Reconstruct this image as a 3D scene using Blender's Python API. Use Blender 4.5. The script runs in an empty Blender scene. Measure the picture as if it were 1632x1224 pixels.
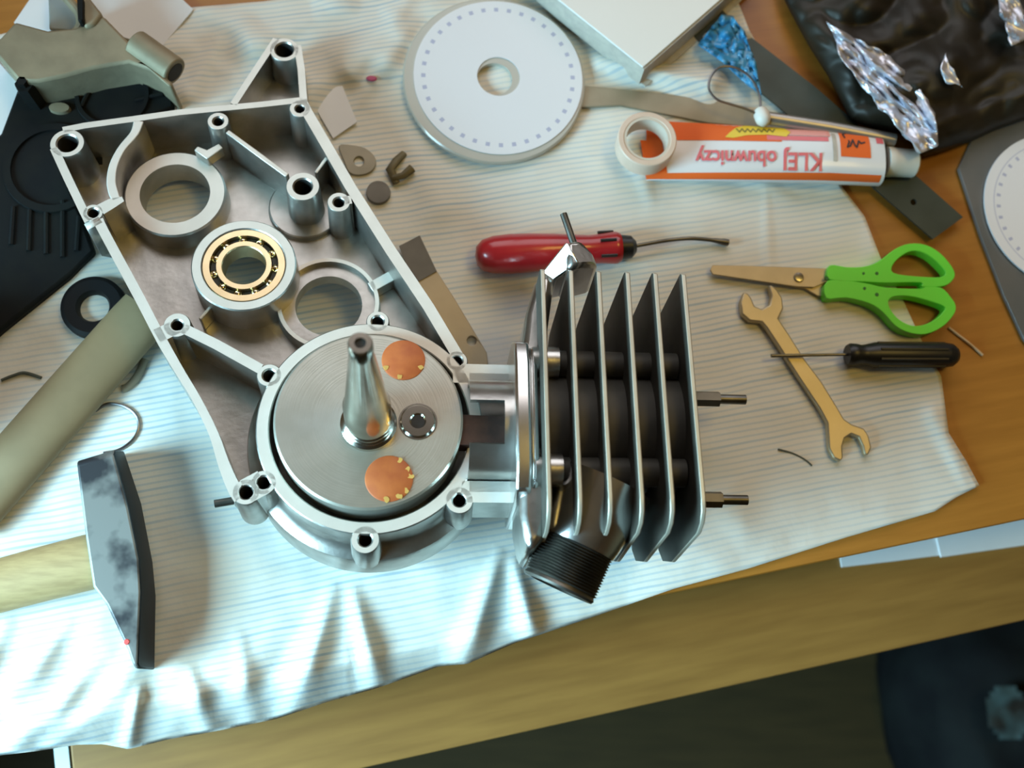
import bpy, bmesh, math, random
from mathutils import Vector, Matrix, noise

random.seed(7)
scene = bpy.context.scene
COL = scene.collection
PI = math.pi

# ------------------------------------------------------------------ camera
F = 1650.0                      # focal length in pixels of the 1632 x 1224 frame
T = 0.75                        # height of the desk top
CAM = Vector((0.0, 0.0, T + 0.62))
NADIR = (660.0, 1010.0)         # pixel straight below the lens
_d = Vector(((NADIR[0] - 816) / F, -(NADIR[1] - 612) / F, -1)).normalized()
_z = -_d
_ex = Vector((1, 0, 0))
_x = (_ex - _ex.dot(_d) * _d).normalized()
_y = _z.cross(_x)
M = Matrix((_x, _y, _z))        # camera space -> world
cd = bpy.data.cameras.new('camera')
cam = bpy.data.objects.new('camera', cd)
COL.objects.link(cam)
cd.sensor_width = 36.0
cd.lens = 36.0 * F / 1632.0
cd.clip_start = 0.02
cam.matrix_world = Matrix.Translation(CAM) @ M.to_4x4()
cd.dof.use_dof = True
cd.dof.focus_distance = 0.575
cd.dof.aperture_fstop = 5.6
scene.camera = cam

# ------------------------------------------------------------------ world, windows, exposure
scene.view_settings.view_transform = 'Standard'
scene.view_settings.look = 'None'
scene.view_settings.gamma = 1.0
scene.view_settings.exposure = -0.22
scene.view_settings.use_curve_mapping = False
w = bpy.data.worlds.new('room_light')
scene.world = w
w.use_nodes = True
w.node_tree.nodes['Background'].inputs[0].default_value = (0.75, 0.88, 1.0, 1)
w.node_tree.nodes['Background'].inputs[1].default_value = 1.0


def area(name, loc, target, sx, sy, power, color):
    l = bpy.data.lights.new(name, 'AREA')
    l.shape = 'RECTANGLE'
    l.size, l.size_y = sx, sy
    l.energy = power
    l.color = color
    o = bpy.data.objects.new(name, l)
    COL.objects.link(o)
    o.location = loc
    o.rotation_euler = (Vector(target) - Vector(loc)).to_track_quat('-Z', 'Y').to_euler()
    return o


# daylight enters by the two windows of the room (built below)
area('window_light_left', (-0.80, -0.30, 1.08), (-0.30, -0.24, 0.75), 0.7, 0.6, 14.5, (0.46, 0.83, 1.0)).data.spread = math.radians(88)   # beam narrowed to keep blue light off the right side
area('window_light_back', (0.1, 1.06, 1.60), (0.1, 0.3, 1.20), 1.3, 0.8, 6.0, (1.0, 0.93, 0.92))
area('ceiling_lamp_light', (0.75, 0.35, 2.44), (0.75, 0.35, 0.0), 0.45, 0.45, 6.5, (1.0, 0.68, 0.16))


# ------------------------------------------------------------------ pixel -> place
def ray(px, py):
    return M @ Vector(((px - 816) / F, -(py - 612) / F, -1))


def P(px, py, h=0.0):
    """point on the horizontal plane h above the desk top"""
    r = ray(px, py)
    t = (T + h - CAM.z) / r.z
    return CAM + t * r


# frame of the crankcase: its split face leans 9 degrees
TILT = math.radians(9)
CO = P(590, 676, 0.068)
CU = Vector((1, 0, 0))
CV = Vector((0, math.cos(TILT), -math.sin(TILT)))
CN = Vector((0, math.sin(TILT), math.cos(TILT)))
CASE_M = Matrix.Translation(CO) @ Matrix((CU, CV, CN)).transposed().to_4x4()


def C(px, py, wd=0.0):
    """(u, v) on the plane wd above the split face of the crankcase"""
    r = ray(px, py)
    t = (wd - CN.dot(CAM - CO)) / CN.dot(r)
    q = CAM + t * r - CO
    return Vector((q.dot(CU), q.dot(CV)))


# ------------------------------------------------------------------ materials
def mat(name, col, rough=0.5, metal=0.0, col2=None, scale=40.0, detail=4, bump=0.0, bscale=None, contrast=(0.35, 0.65),
        coat=0.0, trans=0.0, alpha=1.0, spec=0.5, stretch=None, rough2=None):
    m = bpy.data.materials.new(name)
    m.use_nodes = True
    nt = m.node_tree
    b = nt.nodes['Principled BSDF']
    b.inputs['Base Color'].default_value = (*col, 1)
    b.inputs['Roughness'].default_value = rough
    b.inputs['Metallic'].default_value = metal
    b.inputs['Coat Weight'].default_value = coat
    b.inputs['Transmission Weight'].default_value = trans
    b.inputs['Alpha'].default_value = alpha
    b.inputs['Specular IOR Level'].default_value = spec
    tc = nt.nodes.new('ShaderNodeTexCoord')
    src = tc.outputs['Object']
    if stretch:
        mp = nt.nodes.new('ShaderNodeMapping')
        mp.inputs['Scale'].default_value = stretch[0]
        mp.inputs['Rotation'].default_value = (0, 0, stretch[1])
        nt.links.new(src, mp.inputs['Vector'])
        src = mp.outputs[0]
    if col2:
        n = nt.nodes.new('ShaderNodeTexNoise')
        n.inputs['Scale'].default_value = scale
        n.inputs['Detail'].default_value = detail
        nt.links.new(src, n.inputs['Vector'])
        r = nt.nodes.new('ShaderNodeValToRGB')
        r.color_ramp.elements[0].position = contrast[0]
        r.color_ramp.elements[1].position = contrast[1]
        r.color_ramp.elements[0].color = (*col, 1)
        r.color_ramp.elements[1].color = (*col2, 1)
        nt.links.new(n.outputs['Fac'], r.inputs[0])
        nt.links.new(r.outputs[0], b.inputs['Base Color'])
        if rough2 is not None:
            mr = nt.nodes.new('ShaderNodeMapRange')
            mr.inputs[3].default_value = rough
            mr.inputs[4].default_value = rough2
            nt.links.new(n.outputs['Fac'], mr.inputs[0])
            nt.links.new(mr.outputs[0], b.inputs['Roughness'])
    if bump:
        n2 = nt.nodes.new('ShaderNodeTexNoise')
        n2.inputs['Scale'].default_value = bscale or scale
        n2.inputs['Detail'].default_value = 5
        nt.links.new(src, n2.inputs['Vector'])
        bp = nt.nodes.new('ShaderNodeBump')
        bp.inputs['Strength'].default_value = 0.6
        bp.inputs['Distance'].default_value = bump
        nt.links.new(n2.outputs['Fac'], bp.inputs['Height'])
        nt.links.new(bp.outputs[0], b.inputs['Normal'])
    return m


def math_node(nt, op, a, b=None):
    n = nt.nodes.new('ShaderNodeMath')
    n.operation = op
    for i, v in enumerate((a, b)):
        if v is None:
            continue
        if isinstance(v, (int, float)):
            n.inputs[i].default_value = v
        else:
            nt.links.new(v, n.inputs[i])
    return n.outputs[0]


EDGE_SLOPE = None   # set with the desk below
MT = {}
MT['alu'] = mat('cast_aluminium', (0.50, 0.485, 0.45), 0.36, 0.92, (0.40, 0.39, 0.36), 90, bump=0.0002, bscale=260)
MT['alu_face'] = mat('machined_aluminium', (0.80, 0.76, 0.69), 0.5, 0.30, (0.74, 0.70, 0.63), 60)
MT['alu_cyl'] = mat('cylinder_alloy', (0.62, 0.61, 0.58), 0.30, 1.0, (0.50, 0.49, 0.46), 70, bump=0.0002, bscale=200)
MT['alu_shiny'] = mat('polished_alloy', (0.82, 0.82, 0.81), 0.24, 1.0, (0.74, 0.74, 0.72), 50)
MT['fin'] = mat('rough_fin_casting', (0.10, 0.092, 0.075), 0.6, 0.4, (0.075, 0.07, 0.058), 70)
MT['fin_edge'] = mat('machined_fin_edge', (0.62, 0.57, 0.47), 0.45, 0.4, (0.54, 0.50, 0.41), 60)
MT['steel'] = mat('turned_steel', (0.62, 0.59, 0.52), 0.18, 1.0, (0.52, 0.49, 0.42), 80)
MT['dark_steel'] = mat('dark_steel', (0.20, 0.19, 0.17), 0.42, 1.0, (0.12, 0.115, 0.10), 60)
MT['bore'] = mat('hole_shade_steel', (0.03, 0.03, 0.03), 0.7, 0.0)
MT['brass'] = mat('bearing_race', (0.80, 0.66, 0.40), 0.30, 1.0, (0.72, 0.58, 0.34), 90)
MT['cage'] = mat('bearing_cage', (0.045, 0.045, 0.045), 0.55, 0.3)
MT['ball'] = mat('bearing_ball', (0.65, 0.58, 0.42), 0.15, 1.0)
MT['plug'] = mat('orange_sealant', (0.62, 0.165, 0.04), 0.55, 0.0, (0.52, 0.12, 0.03), 120)
MT['plug_chip'] = mat('yellow_sealant_edge', (0.72, 0.42, 0.10), 0.6, 0.0)
MT['rod'] = mat('brown_rod_steel', (0.07, 0.028, 0.018), 0.6, 0.2, (0.035, 0.015, 0.010), 120)
MT['hammer'] = mat('worn_hammer_steel', (0.23, 0.23, 0.215), 0.5, 0.3, (0.03, 0.03, 0.035), 34, contrast=(0.47, 0.60), detail=4)
MT['hammer_side'] = mat('shaded_hammer_side', (0.008, 0.010, 0.012), 0.45, 0.0, (0.12, 0.09, 0.05), 40, contrast=(0.66, 0.78), spec=0.25)
MT['handle_wood'] = mat('pale_handle_wood', (0.50, 0.35, 0.16), 0.6, 0.0, (0.40, 0.27, 0.12), 60, stretch=((1, 6, 6), 0))
MT['stick_wood'] = mat('grey_brown_stick_wood', (0.31, 0.225, 0.12), 0.65, 0.0, (0.26, 0.19, 0.10), 40, stretch=((1, 1, 1), 0.9))
MT['rubber'] = mat('black_rubber', (0.008, 0.008, 0.009), 0.5, spec=0.2)
MT['wire'] = mat('spring_wire', (0.22, 0.22, 0.23), 0.35, 1.0)
MT['black_cast'] = mat('black_casting', (0.007, 0.008, 0.009), 0.6, 0.0, (0.010, 0.011, 0.010), 60, bump=0.0004, bscale=90, spec=0.15)  # near-black colour over the whole cover body
MT['tan_cast'] = mat('dull_tan_casting', (0.33, 0.285, 0.19), 0.6, 0.35, (0.26, 0.225, 0.15), 60, bump=0.0004, bscale=160)
MT['paper'] = mat('white_paper', (0.82, 0.83, 0.85), 0.75, 0.0, (0.77, 0.78, 0.80), 14)
MT['card'] = mat('white_box_card', (0.92, 0.915, 0.89), 0.55, 0.0, (0.89, 0.885, 0.85), 10)
MT['card_edge'] = mat('grey_page_edges', (0.58, 0.54, 0.46), 0.7, 0.0, (0.50, 0.46, 0.40), 200)
MT['cd'] = mat('clear_grey_disc', (0.50, 0.47, 0.40), 0.25, 0.0, (0.46, 0.44, 0.38), 10, coat=0.4)
MT['green'] = mat('bright_green_plastic', (0.17, 0.85, 0.06), 0.38, 0.0, (0.15, 0.80, 0.055), 20, coat=0.2)
MT['green_mark'] = mat('dark_green_moulding', (0.03, 0.16, 0.03), 0.6)
MT['blade'] = mat('scissor_steel', (0.48, 0.40, 0.28), 0.42, 0.6, (0.43, 0.36, 0.25), 60)
MT['wrench'] = mat('satin_chrome_vanadium', (0.56, 0.47, 0.31), 0.42, 0.55, (0.50, 0.42, 0.27), 50)
MT['red'] = mat('translucent_red_plastic', (0.46, 0.018, 0.022), 0.28, 0.0, (0.38, 0.012, 0.016), 30, coat=0.4)
MT['black_plastic'] = mat('black_handle_plastic', (0.010, 0.010, 0.010), 0.38)
MT['tape'] = mat('cream_tape', (0.76, 0.57, 0.45), 0.45, 0.0, (0.70, 0.52, 0.40), 60)
MT['tape_core'] = mat('tape_core_card', (0.66, 0.58, 0.48), 0.6)
MT['tube_white'] = mat('white_tube_lacquer', (0.83, 0.83, 0.85), 0.32, 0.0, (0.80, 0.80, 0.82), 20, coat=0.3)
MT['print_orange'] = mat('orange_tube_print', (0.88, 0.16, 0.03), 0.55, spec=0.2)
MT['print_red'] = mat('red_tube_lettering', (0.80, 0.16, 0.18), 0.4)
MT['print_pink'] = mat('pink_tube_print', (0.84, 0.36, 0.32), 0.4)
MT['print_yellow'] = mat('yellow_tube_print', (0.85, 0.60, 0.03), 0.4)
MT['print_black'] = mat('black_tube_print', (0.03, 0.02, 0.02), 0.5)
MT['print_dark'] = mat('olive_tube_lettering', (0.20, 0.16, 0.02), 0.5)
MT['cap'] = mat('white_cap_plastic', (0.78, 0.76, 0.70), 0.45)
MT['silver_tone'] = mat('silver_toned_sheet', (0.82, 0.83, 0.92), 0.34, 0.6, (0.60, 0.61, 0.70), 60)
MT['bag'] = mat('black_bag_film', (0.012, 0.0095, 0.006), 0.5, 0.0, (0.020, 0.015, 0.008), 30, bump=0.0006, bscale=18, spec=0.4)
MT['floor_bag'] = mat('black_floor_bag', (0.004, 0.004, 0.005), 0.8, 0.0, (0.007, 0.008, 0.008), 20, spec=0.15)
MT['floor_bag_print'] = mat('faded_teal_bag_print', (0.04, 0.075, 0.08), 0.6, 0.0, (0.008, 0.010, 0.010), 26, contrast=(0.42, 0.6))
MT['ruler'] = mat('dark_steel_ruler', (0.055, 0.070, 0.062), 0.45, 0.4, (0.042, 0.055, 0.048), 40)
MT['strip'] = mat('dull_flat_strip', (0.34, 0.30, 0.22), 0.5, 0.5, (0.28, 0.25, 0.18), 50)
MT['rodgrey'] = mat('grey_metal_rod', (0.46, 0.43, 0.40), 0.38, 0.8, (0.40, 0.38, 0.35), 50)
MT['blue'] = mat('blue_plastic_film', (0.03, 0.24, 0.50), 0.28, 0.0, (0.08, 0.36, 0.62), 60, coat=0.3)
MT['sleeve'] = mat('grey_plastic_sleeve', (0.12, 0.125, 0.125), 0.3, 0.0, (0.16, 0.155, 0.15), 20, coat=0.3)
MT['clear'] = mat('cloudy_clear_plastic', (0.42, 0.47, 0.45), 0.25, 0.0, coat=0.4, trans=0.4)
MT['tan_plate'] = mat('tan_steel_plate', (0.52, 0.42, 0.27), 0.45, 0.6, (0.46, 0.37, 0.24), 50)
MT['grey_plate'] = mat('dark_ground_steel', (0.17, 0.155, 0.13), 0.5, 0.4, (0.13, 0.12, 0.10), 60)
MT['clip'] = mat('dark_brown_clip', (0.09, 0.075, 0.035), 0.5, 0.4, (0.16, 0.13, 0.06), 60)
MT['pink_speck'] = mat('crimson_speck', (0.45, 0.07, 0.14), 0.6)
MT['thread'] = mat('pale_thread', (0.62, 0.48, 0.30), 0.6)
MT['hair'] = mat('dark_thread', (0.08, 0.09, 0.07), 0.6)
MT['runner'] = mat('light_metal_runner', (0.50, 0.55, 0.55), 0.45, 0.5)
MT['floor'] = mat('dark_floor_boards', (0.042, 0.028, 0.010), 0.75, 0.0, (0.032, 0.022, 0.008), 12, spec=0.2, stretch=((1, 8, 1), 0.2))


def wood(name, a, b, angle, rough=0.38):
    m = mat(name, a, rough, 0.0, b, 9, detail=6, stretch=((1.6, 16, 16), angle), contrast=(0.3, 0.72), bump=0.0001, bscale=40)
    return m


# ------------------------------------------------------------------ mesh helpers
INV = {}            # thing / part -> matrix that takes world points into its mesh space


def thing(name, label, cat, mtx, group=None):
    o = bpy.data.objects.new(name, None)
    o.empty_display_size = 0.02
    COL.objects.link(o)
    if not isinstance(mtx, Matrix):
        mtx = Matrix.Translation(mtx)
    o.matrix_world = mtx
    INV[o] = mtx.inverted()
    o['label'] = label
    o['category'] = cat
    if group:
        o['group'] = group
    return o


def tag(o, label, cat, group=None):
    o['label'] = label
    o['category'] = cat
    if group:
        o['group'] = group
    return o


def obj(name, bm, m, parent=None, local=False, smooth=35, bevel=0.0, base=None, segs=2, label=None):
    """link a bmesh as one mesh object; world points unless local"""
    bmesh.ops.remove_doubles(bm, verts=bm.verts, dist=1e-7)
    bmesh.ops.recalc_face_normals(bm, faces=bm.faces)
    if parent is not None:
        if not local:
            bm.transform(INV[parent])
    elif base is not None:
        bm.transform(Matrix.Translation(base).inverted())
    me = bpy.data.meshes.new(name)
    bm.to_mesh(me)
    bm.free()
    me.materials.append(MT[m] if isinstance(m, str) else m)
    if smooth:
        for p in me.polygons:
            p.use_smooth = True
        me.set_sharp_from_angle(angle=math.radians(smooth))
    o = bpy.data.objects.new(name, me)
    COL.objects.link(o)
    if parent is not None:
        o.parent = parent
        INV[o] = INV[parent]
    elif base is not None:
        o.location = base
        INV[o] = Matrix.Translation(base).inverted()
    if bevel:
        b = o.modifiers.new('edge', 'BEVEL')
        b.width = bevel
        b.segments = segs
        b.limit_method = 'ANGLE'
        b.angle_limit = math.radians(40)
    if label:
        o['label'] = label
    return o


def new():
    return bmesh.new()


def prism(bm, loop, z0, z1, holes=(), mtx=None):
    """flat plate from a 2D outline (with holes), between z0 and z1"""
    loops = [loop] + list(holes)
    for cap, z in ((0, z0), (1, z1)):
        edges = []
        for lp in loops:
            vs = [bm.verts.new((p[0], p[1], z)) for p in lp]
            for i in range(len(vs)):
                edges.append(bm.edges.new((vs[i], vs[(i + 1) % len(vs)])))
        r = bmesh.ops.triangle_fill(bm, use_beauty=True, use_dissolve=False, edges=edges)
    for lp in loops:
        n = len(lp)
        a = [bm.verts.new((p[0], p[1], z0)) for p in lp]
        b = [bm.verts.new((p[0], p[1], z1)) for p in lp]
        for i in range(n):
            j = (i + 1) % n
            bm.faces.new((a[i], a[j], b[j], b[i]))
    if mtx:
        bm.transform(mtx)
    return bm


def solid(bm, pairs):
    """closed slab between two equally long point loops (bottom, top) given as 3D"""
    lo, hi = pairs
    a = [bm.verts.new(p) for p in lo]
    b = [bm.verts.new(p) for p in hi]
    bm.faces.new(a[::-1])
    bm.faces.new(b)
    n = len(a)
    for i in range(n):
        j = (i + 1) % n
        bm.faces.new((a[i], a[j], b[j], b[i]))
    return bm


def lathe(bm, prof, mtx=None, seg=48, closed=True):
    """turn a profile of (r, z) about z; closed joins last to first"""
    rings = []
    for r, z in prof:
        if r < 1e-6:
            rings.append([bm.verts.new((0, 0, z))])
        else:
            rings.append([bm.verts.new((r * math.cos(2 * PI * k / seg), r * math.sin(2 * PI * k / seg), z)) for k in range(seg)])
    n = len(rings)
    new_v = [v for rg in rings for v in rg]
    for i in range(n if closed else n - 1):
        A, B = rings[i], rings[(i + 1) % n]
        if len(A) == 1 and len(B) == 1:
            continue
        for k in range(seg):
            l = (k + 1) % seg
            if len(A) == 1:
                bm.faces.new((A[0], B[l], B[k]))
            elif len(B) == 1:
                bm.faces.new((A[k], A[l], B[0]))
            else:
                bm.faces.new((A[k], A[l], B[l], B[k]))
    if mtx:
        for v in new_v:
            v.co = mtx @ v.co
    return bm


def tube(bm, pts, rad, seg=10, closed=False, flat=1.0):
    """round bar along 3D points; rad may be a list"""
    n = len(pts)
    rings = []
    up = Vector((0, 0, 1))
    for i, p in enumerate(pts):
        p = Vector(p)
        if closed:
            t = Vector(pts[(i + 1) % n]) - Vector(pts[i - 1])
        else:
            t = Vector(pts[min(i + 1, n - 1)]) - Vector(pts[max(i - 1, 0)])
        t.normalize()
        s = t.cross(up)
        if s.length < 1e-4:
            s = t.cross(Vector((0, 1, 0)))
        s.normalize()
        q = s.cross(t)
        r = rad[i] if isinstance(rad, (list, tuple)) else rad
        rings.append([bm.verts.new(p + s * (r * math.cos(2 * PI * k / seg)) + q * (r * flat * math.sin(2 * PI * k / seg))) for k in range(seg)])
    for i in range(n if closed else n - 1):
        A, B = rings[i], rings[(i + 1) % n]
        for k in range(seg):
            l = (k + 1) % seg
            bm.faces.new((A[k], A[l], B[l], B[k]))
    if not closed:
        bm.faces.new(rings[0][::-1])
        bm.faces.new(rings[-1])
    return bm


def smooth_line(pts, n=8):
    """Catmull-Rom through the points"""
    out = []
    pts = [Vector(p) for p in pts]
    for i in range(len(pts) - 1):
        p0 = pts[max(i - 1, 0)]
        p1, p2 = pts[i], pts[i + 1]
        p3 = pts[min(i + 2, len(pts) - 1)]
        for k in range(n):
            t = k / n
            out.append(0.5 * ((2 * p1) + (p2 - p0) * t + (2 * p0 - 5 * p1 + 4 * p2 - p3) * t * t + (3 * p1 - p0 - 3 * p2 + p3) * t ** 3))
    out.append(pts[-1])
    return out


def smooth_loop(pts, n=4):
    out = []
    pts = [Vector(p) for p in pts]
    m = len(pts)
    for i in range(m):
        p0, p1, p2, p3 = pts[i - 1], pts[i], pts[(i + 1) % m], pts[(i + 2) % m]
        for k in range(n):
            t = k / n
            out.append(0.5 * ((2 * p1) + (p2 - p0) * t + (2 * p0 - 5 * p1 + 4 * p2 - p3) * t * t + (3 * p1 - p0 - 3 * p2 + p3) * t ** 3))
    return out


def ribbon(bm, pts, width, z0, z1):
    """wall of given width along a 2D line, between z0 and z1"""
    pts = [Vector((p[0], p[1])) for p in pts]
    n = len(pts)
    L, R = [], []
    for i in range(n):
        a = pts[max(i - 1, 0)]
        b = pts[min(i + 1, n - 1)]
        d1 = (pts[i] - a).normalized() if i > 0 else (b - pts[i]).normalized()
        d2 = (b - pts[i]).normalized() if i < n - 1 else d1
        t = (d1 + d2).normalized()
        nn = Vector((-t.y, t.x))
        k = 1.0 / max(0.5, nn.dot(Vector((-d1.y, d1.x))))
        wd = width[i] if isinstance(width, (list, tuple)) else width
        L.append(pts[i] + nn * (wd / 2 * k))
        R.append(pts[i] - nn * (wd / 2 * k))
    loops = []
    for z in (z0, z1):
        loops.append(([bm.verts.new((p.x, p.y, z)) for p in L], [bm.verts.new((p.x, p.y, z)) for p in R]))
    (l0, r0), (l1, r1) = loops
    for i in range(n - 1):
        bm.faces.new((l1[i], l1[i + 1], r1[i + 1], r1[i]))
        bm.faces.new((l0[i], r0[i], r0[i + 1], l0[i + 1]))
        bm.faces.new((l0[i], l0[i + 1], l1[i + 1], l1[i]))
        bm.faces.new((r0[i], r1[i], r1[i + 1], r0[i + 1]))
    bm.faces.new((l0[0], l1[0], r1[0], r0[0]))
    bm.faces.new((l0[-1], r0[-1], r1[-1], l1[-1]))
    return bm


def at_poly(line, s):
    """point at share s of a polyline's length"""
    ls = [(Vector(line[i + 1]) - Vector(line[i])).length for i in range(len(line) - 1)]
    d = s * sum(ls)
    for i, l in enumerate(ls):
        if d <= l or i == len(ls) - 1:
            return Vector(line[i]).lerp(Vector(line[i + 1]), min(1, d / l))
        d -= l


def coons(bottom, right, top, left, n, m):
    """grid of 2D points; bottom/top run left->right, left/right run bottom->top"""
    g = []
    c00, c10, c01, c11 = Vector(bottom[0]), Vector(bottom[-1]), Vector(top[0]), Vector(top[-1])
    for j in range(m + 1):
        t = j / m
        row = []
        for i in range(n + 1):
            s = i / n
            p = (1 - t) * at_poly(bottom, s) + t * at_poly(top, s) + (1 - s) * at_poly(left, t) + s * at_poly(right, t)
            p -= (1 - s) * (1 - t) * c00 + s * (1 - t) * c10 + (1 - s) * t * c01 + s * t * c11
            row.append(p)
        g.append(row)
    return g


def sheet(bm, grid, hf):
    """surface over a grid of pixel points; hf(px, py) gives the height above the desk top"""
    V = [[bm.verts.new(P(p.x, p.y, hf(p.x, p.y))) for p in row] for row in grid]
    for j in range(len(V) - 1):
        for i in range(len(V[0]) - 1):
            bm.faces.new((V[j][i], V[j][i + 1], V[j + 1][i + 1], V[j + 1][i]))
    return bm


def circle(c, r, n=40, a0=0.0):
    return [Vector((c[0] + r * math.cos(a0 + 2 * PI * k / n), c[1] + r * math.sin(a0 + 2 * PI * k / n))) for k in range(n)]


def arc(c, r, a0, a1, n=24):
    return [Vector((c[0] + r * math.cos(a0 + (a1 - a0) * k / n), c[1] + r * math.sin(a0 + (a1 - a0) * k / n))) for k in range(n + 1)]


def px_prism(name, pts, h0, h1, m, parent=None, holes=(), bevel=0.0, smooth=35, base=None, label=None):
    """upright plate whose top outline is traced in pixels at height h1"""
    lo = [P(x, y, h1) for x, y in pts]
    hs = [[P(x, y, h1) for x, y in hl] for hl in holes]
    bm = new()
    prism(bm, [(p.x, p.y) for p in lo], T + h0, T + h1, [[(p.x, p.y) for p in hl] for hl in hs])
    if parent is None and base is None:
        base = sum((Vector((p.x, p.y, T + h0)) for p in lo), Vector()) / len(lo)
    return obj(name, bm, m, parent, bevel=bevel, smooth=smooth, base=base, label=label)


def struct(o):
    o['kind'] = 'structure'
    return o


# ------------------------------------------------------------------ floor
X0, X1, Y0, Y1, ZC = -0.82, 1.75, -1.75, 1.08, 2.5
MT['wall'] = mat('cream_wall_paint', (0.30, 0.22, 0.12), 0.85, 0.0, (0.27, 0.20, 0.11), 8)
MT['ceiling'] = mat('ceiling_paint', (0.52, 0.45, 0.33), 0.9, 0.0, (0.50, 0.43, 0.32), 8)
MT['frame'] = mat('white_window_paint', (0.80, 0.80, 0.78), 0.4)


def bx(bm, x0, x1, y0, y1, z0, z1):
    vs = [[(x0, y0, z), (x1, y0, z), (x1, y1, z), (x0, y1, z)] for z in (z0, z1)]
    return solid(bm, vs)


struct(obj('floor', bx(new(), X0 - .1, X1 + .1, Y0 - .1, Y1 + .1, -0.05, 0.0), 'floor', base=Vector((0, 0, 0))))
struct(obj('ceiling', bx(new(), X0 - .1, X1 + .1, Y0 - .1, Y1 + .1, ZC, ZC + 0.05), 'ceiling', base=Vector((0, 0, ZC))))
struct(obj('wall_right', bx(new(), X1, X1 + .1, Y0, Y1, 0, ZC), 'wall', base=Vector((X1, 0, 0))))
struct(obj('wall_front', bx(new(), X0, X1, Y0 - .1, Y0, 0, ZC), 'wall', base=Vector((0, Y0, 0))))
# left wall and back wall, each with a window opening
WL = (-0.70, 0.10, 0.74, 1.42)      # y0 y1 z0 z1
WB = (-0.60, 0.80, 1.15, 2.05)      # x0 x1 z0 z1
bm = new()
for a in ((Y0, WL[0], 0, ZC), (WL[1], Y1, 0, ZC), (WL[0], WL[1], 0, WL[2]), (WL[0], WL[1], WL[3], ZC)):
    bx(bm, X0 - .1, X0, *a)
struct(obj('wall_left', bm, 'wall', base=Vector((X0, 0, 0))))
bm = new()
for a in ((X0, WB[0], 0, ZC), (WB[1], X1, 0, ZC), (WB[0], WB[1], 0, WB[2]), (WB[0], WB[1], WB[3], ZC)):
    bx(bm, a[0], a[1], Y1, Y1 + .1, a[2], a[3])
struct(obj('wall_back', bm, 'wall', base=Vector((0, Y1, 0))))
w1 = struct(obj('window_1', bx(new(), X0 - .09, X0 - .05, WL[0], WL[1], WL[2], WL[2] + .05), 'frame', base=Vector((X0, WL[0], WL[2]))))
for a in ((WL[0], WL[1], WL[3] - .05, WL[3]), (WL[0], WL[0] + .05, WL[2], WL[3]), (WL[1] - .05, WL[1], WL[2], WL[3]), (-0.325, -0.275, WL[2], WL[3])):
    obj('window_frame', bx(new(), X0 - .09, X0 - .05, *a), 'frame', w1)
w2 = struct(obj('window_2', bx(new(), WB[0], WB[1], Y1 + .05, Y1 + .09, WB[2], WB[2] + .05), 'frame', base=Vector((WB[0], Y1, WB[2]))))
for a in ((WB[0], WB[1], WB[3] - .05, WB[3]), (WB[0], WB[0] + .05, WB[2], WB[3]), (WB[1] - .05, WB[1], WB[2], WB[3]), (0.075, 0.125, WB[2], WB[3])):
    obj('window_frame', bx(new(), a[0], a[1], Y1 + .05, Y1 + .09, a[2], a[3]), 'frame', w2)

# ------------------------------------------------------------------ desk
EA, EB = P(1632, 828), P(1192, 920)          # front edge of the desk top
ED = (EA - EB).normalized()                  # along the edge, to the right
EN = Vector((-ED.y, ED.x, 0))                # into the desk
ANG = math.atan2(ED.y, ED.x)
DM = Matrix.Translation(Vector((EB.x, EB.y, 0))) @ Matrix.Rotation(ANG, 4, 'Z')
MT['desk'] = wood('warm_beech_veneer', (0.43, 0.180, 0.028), (0.33, 0.13, 0.018), 0.0)
MT['shelf'] = wood('shelf_beech_veneer', (0.30, 0.150, 0.036), (0.22, 0.105, 0.024), 0.0, 0.45)
desk = thing('desk', 'warm brown wooden desk with a pull-out keyboard shelf under its front edge', 'desk', DM)


def box(bm, x0, x1, y0, y1, z0, z1):
    return prism(bm, [(x0, y0), (x1, y0), (x1, y1), (x0, y1)], z0, z1)


def desk_xy(p):
    q = DM.inverted() @ p
    return q.x, q.y


obj('desk_top', box(new(), -0.86, 0.62, 0.0, 0.72, T - 0.022, T), 'desk', desk, local=True, bevel=0.0015)
SH = -0.105
sx0 = desk_xy(P(113, 1200, SH))[0]
sy0 = desk_xy(P(1240, 1076, SH))[1]
obj('keyboard_shelf', box(new(), sx0, 0.50, sy0, 0.30, T + SH - 0.018, T + SH), 'shelf', desk, local=True, bevel=0.001)
obj('shelf_runner', box(new(), sx0 - 0.011, sx0 - 0.002, sy0 + 0.0, 0.34, T + SH - 0.03, T + SH - 0.002), 'runner', desk, local=True)
obj('shelf_runner', box(new(), 0.502, 0.511, sy0 + 0.02, 0.34, T + SH - 0.03, T + SH - 0.002), 'runner', desk, local=True)
for x in (-0.84, 0.58):
    obj('side_panel', box(new(), x, x + 0.02, 0.03, 0.70, 0.0, T - 0.022), 'desk', desk, local=True)
obj('inner_panel', box(new(), sx0 - 0.035, sx0 - 0.015, 0.12, 0.70, 0.0, T - 0.022), 'desk', desk, local=True)
obj('back_panel', box(new(), -0.82, 0.58, 0.66, 0.68, 0.25, T - 0.022), 'desk', desk, local=True)

# sheets of paper on the keyboard shelf
for pts, lb in (([(1500, 888), (1640, 868), (1640, 780), (1480, 800)], 'blue-white paper sheet tucked under the desk edge, on the shelf beside the other'),
                ([(1342, 904), (1420, 895), (1506, 884), (1500, 800), (1330, 840)], 'narrow pale paper corner poking out onto the keyboard shelf')):
    h = SH + (0.002 if 'narrow' in lb else 0.003)
    tag(px_prism('paper_sheet', pts, h - 0.0015, h, 'paper'), lb, 'paper', 'papers on the keyboard shelf')

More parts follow.
